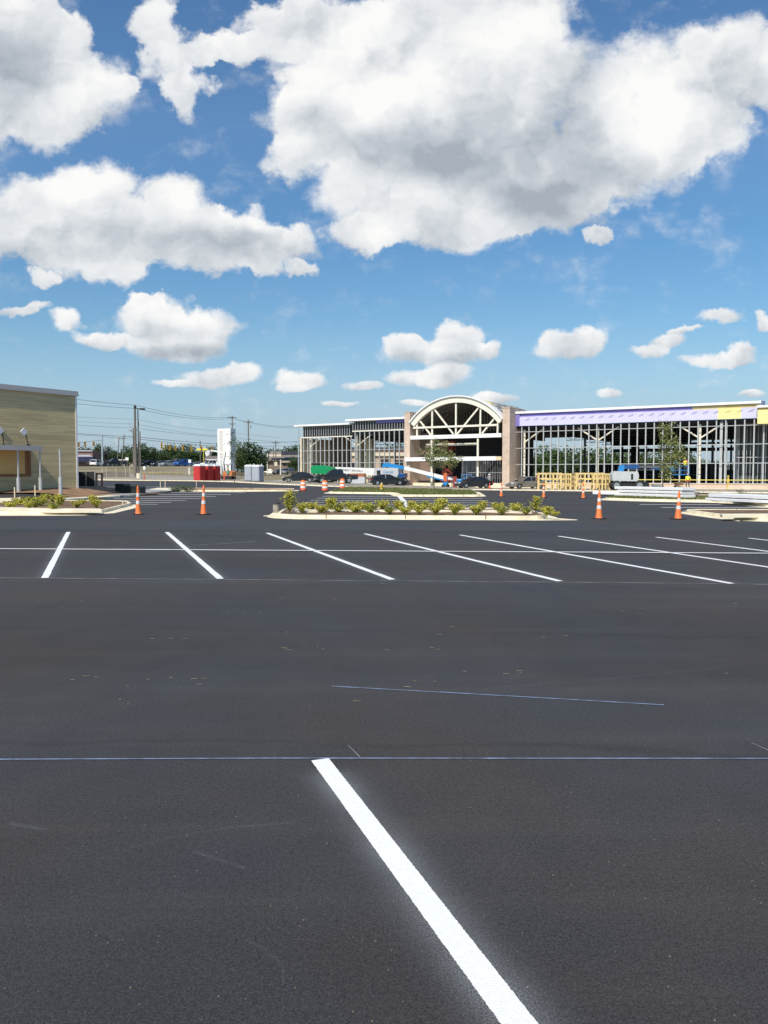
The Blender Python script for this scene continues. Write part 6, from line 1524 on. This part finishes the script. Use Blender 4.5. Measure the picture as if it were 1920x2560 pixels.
TL = [(205, 230, 1117, 1.3, 'behind the brick shop roof'), (222, 226, 1122, 1.1, 'over the right end of the brick shop'), (247, 215, 1110, .75, 'narrow and tall, just left of the strain pole'), (268, 225, 1116, .9, 'just right of the strain pole'), (284, 240, 1124, 1.2, 'low, behind the short transformer pole'),
      (318, 240, 1114, 1.25, 'behind the white square sign'), (334, 215, 1122, .9, 'lighter, left of the tallest pole'), (360, 190, 1108, 1.25, 'tall and full, right of the lamp post'), (382, 195, 1118, 1.0, 'behind the black SUV'), (402, 210, 1126, 1.2, 'low, behind the first signals'), (425, 205, 1112, 1.2, 'behind the small silver car'),
      (448, 212, 1118, 1.1, 'behind the silver pickup'), (462, 225, 1109, 1.1, 'highest, behind the middle signals'), (482, 212, 1123, 1.1, 'behind the blue hatchback'), (500, 235, 1128, 1.1, 'low, beside the thin dark pole'), (532, 250, 1117, 1.4, 'behind the peach shop roof'), (548, 255, 1122, 1.2, 'between the peach shop and the white tower'),
      (672, 265, 1122, 1.3, 'over the left end of the long roof'), (700, 280, 1124, 1.6, 'far off above the long roof'), (728, 270, 1117, 1.3, 'far off behind the steel pole'), (745, 255, 1112, 1.1, 'against the left end of the store'), (734, 205, 1142, .9, 'small and round before the long building'), (657, 200, 1145, .9, 'low, at the right foot of the big dark tree')]
for i, (px, Y, yt, sx, lab) in enumerate(TL): far_tree(i, px, Y, yt, 'dark leafy tree ' + lab, sx)
protos_mid = [tree_proto('broadleaf_tree', 8, 8.4, s_, 2300, .30, LEAF_M, .04, .2, 8, 11) for s_ in (5, 6)]
TR = [(905, 220, 1112), (940, 225, 1118), (990, 215, 1108), (1062, 178, 1108), (1100, 180, 1118), (1318, 178, 1118), (1350, 185, 1112), (1385, 180, 1116), (1425, 182, 1118), (1462, 185, 1117), (1500, 178, 1119), (1535, 180, 1122), (1570, 176, 1124), (1612, 182, 1120), (1650, 178, 1124), (1690, 170, 1120), (1718, 172, 1116), (1752, 190, 1150), (1790, 195, 1152), (1860, 180, 1125), (1905, 185, 1120)]
usedm = set()
def mid_tree(i, px, Y, ytop, label, sx, grp):
    pr = protos_mid[i % 2]; o = pr if i % 2 not in usedm else copy_tree(pr); usedm.add(i % 2)
    p = on_ground(px, Y); return put(o, px, Y, label, grp, 'tree', (hgt(px, ytop, Y) - p.z) / 8.0, None, True, sx)
for i, (px, Y, yt) in enumerate(TR): mid_tree(i, px, Y, yt, 'leafy tree seen through the store frame, %s from the left' % (ORD[i] if i < 20 else 'last'), 1.15, 'trees seen through the store')
# the big dark tree behind the grey toilets
bt = tree_proto('broadleaf_tree', 8, 11.5, 21, 5200, .30, LEAF_D, .02, .25, 9, 13); p = on_ground(623, 160); put(bt, 623, 160, 'broad dense dark tree behind the grey toilets', None, 'tree', (hgt(623, 1107, 160) - p.z) / 8.0)
b2_ = tree_proto('broadleaf_tree', 8, 5.0, 22, 1500, .26, LEAF_M, .05, .14, 7, 9); p = on_ground(594, 150); put(b2_, 594, 150, 'lighter green tree leaning on the left of the dark tree', None, 'tree', (hgt(594, 1104, 150) - p.z) / 8.0)
# young planted trees
def sapling(px, Y, ytop, w_, n, size, leaf, label, seed, trunk=.25, z=None, r=.05):
    p = on_ground(px, Y); zz = p.z if z is None else z; h = hgt(px, ytop, Y) - zz
    o = tree_proto('young_tree', h, w_, seed, n, size, leaf, trunk, r, 9, 8, True)
    o.location = (p.x, p.y, zz); tag(o, label, 'tree', 'young planted trees')
LEAF_S = leaf_mat('sapling leaves', (.11, .14, .045), (.34, .35, .13))
pr_ = at_z(1658, 1244, .16); sapling(1657, pr_.y, 1055, 2.7, 2600, .072, LEAF_S, 'slim young tree before the white stack on the right', 31, .22, .14)
ps = at_z(1085, 1227, .14); sapling(1085, ps.y, 1092, 3.8, 1700, .085, LEAF_S, 'young tree on the grass island before the arch', 32, .36, .13)
sapling(1130, 95, 1126, 2.5, 900, .10, LEAF_S, 'slim sapling beside the charcoal sedan', 33, .45)
sapling(587, 82, 1082, 2.2, 90, .10, LEAF_M, 'nearly bare sapling on the dirt island in front of the white tower', 34, .35, .14, .045)
# the shrubs of the planting beds
def bush_mesh(seed, h, spread, nst, tall=False):
    rng = random.Random(seed); mb = MB()
    for k in range(nst):
        a = rng.uniform(0, 6.283); out = spread * rng.uniform(.25, 1.0); hh = h * rng.uniform(.45, 1.0)
        if tall and k < nst * .35: out *= .25; hh = h * rng.uniform(.8, 1.0)
        e_ = Vector((math.cos(a) * out, math.sin(a) * out, hh)); mid = Vector((math.cos(a) * out * .35, math.sin(a) * out * .35, hh * .72))
        mb.tube([(0, 0, 0), mid * .5, mid, e_], .006, 4, 2)
        for j in range(22):
            t = .22 + .78 * j / 21; p = mid * (2 * t * (1 - t)) + e_ * t * t; p = p + Vector((rng.gauss(0, .03), rng.gauss(0, .03), rng.gauss(0, .02)))
            nrm = Vector((rng.gauss(0, .7), rng.gauss(0, .7), rng.uniform(.2, 1))).normalized(); Q = nrm.to_track_quat('Z', 'Y').to_matrix(); s_ = rng.uniform(.022, .042); b_ = rng.uniform(0, 6.3)
            c_, q_ = math.cos(b_) * s_, math.sin(b_) * s_
            yellow = rng.random() < (.35 + .5 * t)
            mb.add([p + Q @ Vector(v) for v in ((c_, q_, 0), (-q_ * .5, c_ * .5, .004), (-c_, -q_, 0), (q_ * .5, -c_ * .5, .004))], [(0, 1, 2, 3)], 0 if yellow else 1)
    return mb
BM = [bush_mesh(41, .42, .34, 42).build('abelia_shrub', [LEAF_Y, LEAF_G, BARK]).data, bush_mesh(42, .36, .40, 46).build('abelia_shrub', [LEAF_Y, LEAF_G, BARK]).data, bush_mesh(43, .46, .30, 40).build('abelia_shrub', [LEAF_Y, LEAF_G, BARK]).data, bush_mesh(44, .40, .36, 40).build('abelia_shrub', [LEAF_G, LEAF_Y, BARK]).data, bush_mesh(45, .80, .34, 46, True).build('abelia_shrub', [LEAF_Y, LEAF_G, BARK]).data]
for o in list(COL.objects):
    if o.name.startswith('abelia_shrub'): bpy.data.objects.remove(o)
def shrubs(lst, where, z0):
    rows = {'front': [b_ for b_ in lst if b_[2] == 'f'], 'back': [b_ for b_ in lst if b_[2] == 'b']}
    for rn, items in rows.items():
        items.sort()
        for i, (px, py, _, v, s_) in enumerate(items):
            o = bpy.data.objects.new('abelia_shrub', BM[v]); COL.objects.link(o); o.location = at_z(px, py, z0); o.location.z = z0 - .02
            o.rotation_euler.z = random.uniform(0, 6.28); s_ *= 1.02; o.scale = (s_ * random.uniform(.85, 1.15), s_, s_ * random.uniform(.78, 1.08))
            look = {3: 'greener', 4: 'taller pointed'}.get(v, 'yellow green')
            tag(o, '%s shrub, %s from the left in the %s row of %s' % (look, ORD[i], rn, where), 'shrub', 'shrubs in the kerbed beds')
shrubs([(724, 1281, 'f', 4, 1.1), (754, 1281, 'f', 0, 1.0), (780, 1275, 'b', 1, .95), (803, 1281, 'f', 1, 1.0), (828, 1274, 'b', 2, 1.25), (846, 1281, 'f', 3, 1.05), (874, 1275, 'b', 0, 1.0), (889, 1282, 'f', 1, 1.05), (911, 1273, 'b', 1, 1.1), (926, 1282, 'f', 3, 1.0), (957, 1275, 'b', 0, 1.15), (973, 1285, 'f', 3, .85), (996, 1276, 'b', 2, 1.15), (1014, 1285, 'f', 1, .9), (1029, 1274, 'b', 2, .95), (1048, 1286, 'f', 0, .95),
        (1062, 1275, 'b', 3, .95), (1090, 1286, 'f', 0, 1.0), (1104, 1277, 'b', 2, 1.25), (1137, 1287, 'f', 0, 1.05), (1146, 1279, 'b', 1, .9), (1190, 1286, 'f', 0, 1.15), (1206, 1277, 'b', 2, 1.0), (1246, 1276, 'b', 1, 1.0), (1255, 1286, 'f', 3, .95), (1291, 1281, 'f', 0, 1.1), (1315, 1286, 'f', 3, .95), (1339, 1280, 'b', 4, .95), (1366, 1289, 'f', 2, 1.0), (1387, 1290, 'f', 1, .55)], 'the central island', .155)
shrubs([(28, 1271, 'f', 1, 1.05), (50, 1263, 'b', 1, 1.05), (66, 1259, 'b', 3, 1.05), (82, 1261, 'b', 3, 1.0), (72, 1273, 'f', 0, .95), (88, 1270, 'f', 3, .95), (103, 1265, 'f', 0, 1.15), (113, 1258, 'b', 2, 1.1), (132, 1255, 'b', 3, 1.1), (133, 1276, 'f', 3, 1.0), (150, 1265, 'f', 2, 1.25), (193, 1269, 'f', 0, .9), (207, 1260, 'b', 1, .7), (231, 1259, 'b', 2, 1.0), (241, 1269, 'f', 0, 1.05)], 'the left planting', .16)
# evergreen mound, weed
mb = leaf_cloud([(0, 0, .3, .75, .6, .3), (.7, .1, .28, .6, .5, .26), (-.6, 0, .25, .5, .5, .24)], 1500, .06, 51); o = mb.build('evergreen_mound', leaf_mat('blue green needles', (.05, .08, .045), (.17, .22, .12)), None, on_ground(453, 74)); tag(o, 'low grey green evergreen mound on the pavement corner', 'shrub')
mb = bush_mesh(52, .75, .45, 14); tag(mb.build('weed', [LEAF_M, LEAF_M, BARK], None, at_z(1852, 1253, .14)), 'spiky dark weed growing before the white stack on the far right', 'weed')
# grass tufts on the two islands
def grass(name, poly, n, seed, lab, hh=.16):
    rng = random.Random(seed); mb = MB(); xs_ = [p[0] for p in poly]; ys_ = [p[1] for p in poly]; k = 0
    def inside(x, y):
        c_ = False
        for i in range(len(poly)):
            (x0, y0), (x1, y1) = poly[i - 1], poly[i]
            if (y0 > y) != (y1 > y) and x < (x1 - x0) * (y - y0) / (y1 - y0) + x0: c_ = not c_
        return c_
    while k < n:
        x, y = rng.uniform(min(xs_), max(xs_)), rng.uniform(min(ys_), max(ys_))
        if not inside(x, y): continue
        if math.sin(x * 1.3 + math.sin(y * .9) * 2) * math.sin(y * .55 + 1) < -.55 and rng.random() < .75: continue
        k += 1
        for j in range(3):
            a = rng.uniform(0, 6.3); h_ = hh * rng.uniform(.4, 1.3); w2 = .022
            px_, py_ = x + rng.gauss(0, .05), y + rng.gauss(0, .05); lx, ly = math.cos(a) * h_ * .5, math.sin(a) * h_ * .5
            mb.add([(px_ - w2 * math.sin(a), py_ + w2 * math.cos(a), .14), (px_ + w2 * math.sin(a), py_ - w2 * math.cos(a), .14), (px_ + lx, py_ + ly, .14 + h_)], [(0, 1, 2)])
    tag(mb.build('grass', GRASSM), lab, 'grass', kind='stuff')
grass('grass', inset(G_ISL, .3), 9000, 61, 'rough grass on the central kerbed island')
grass('grass', inset([g2(1508, 1250), g2(1640, 1254), g2(1790, 1256), g2(1800, 1248), g2(1560, 1240.5)], .25), 3500, 62, 'dry grass on the right kerbed island', .13)
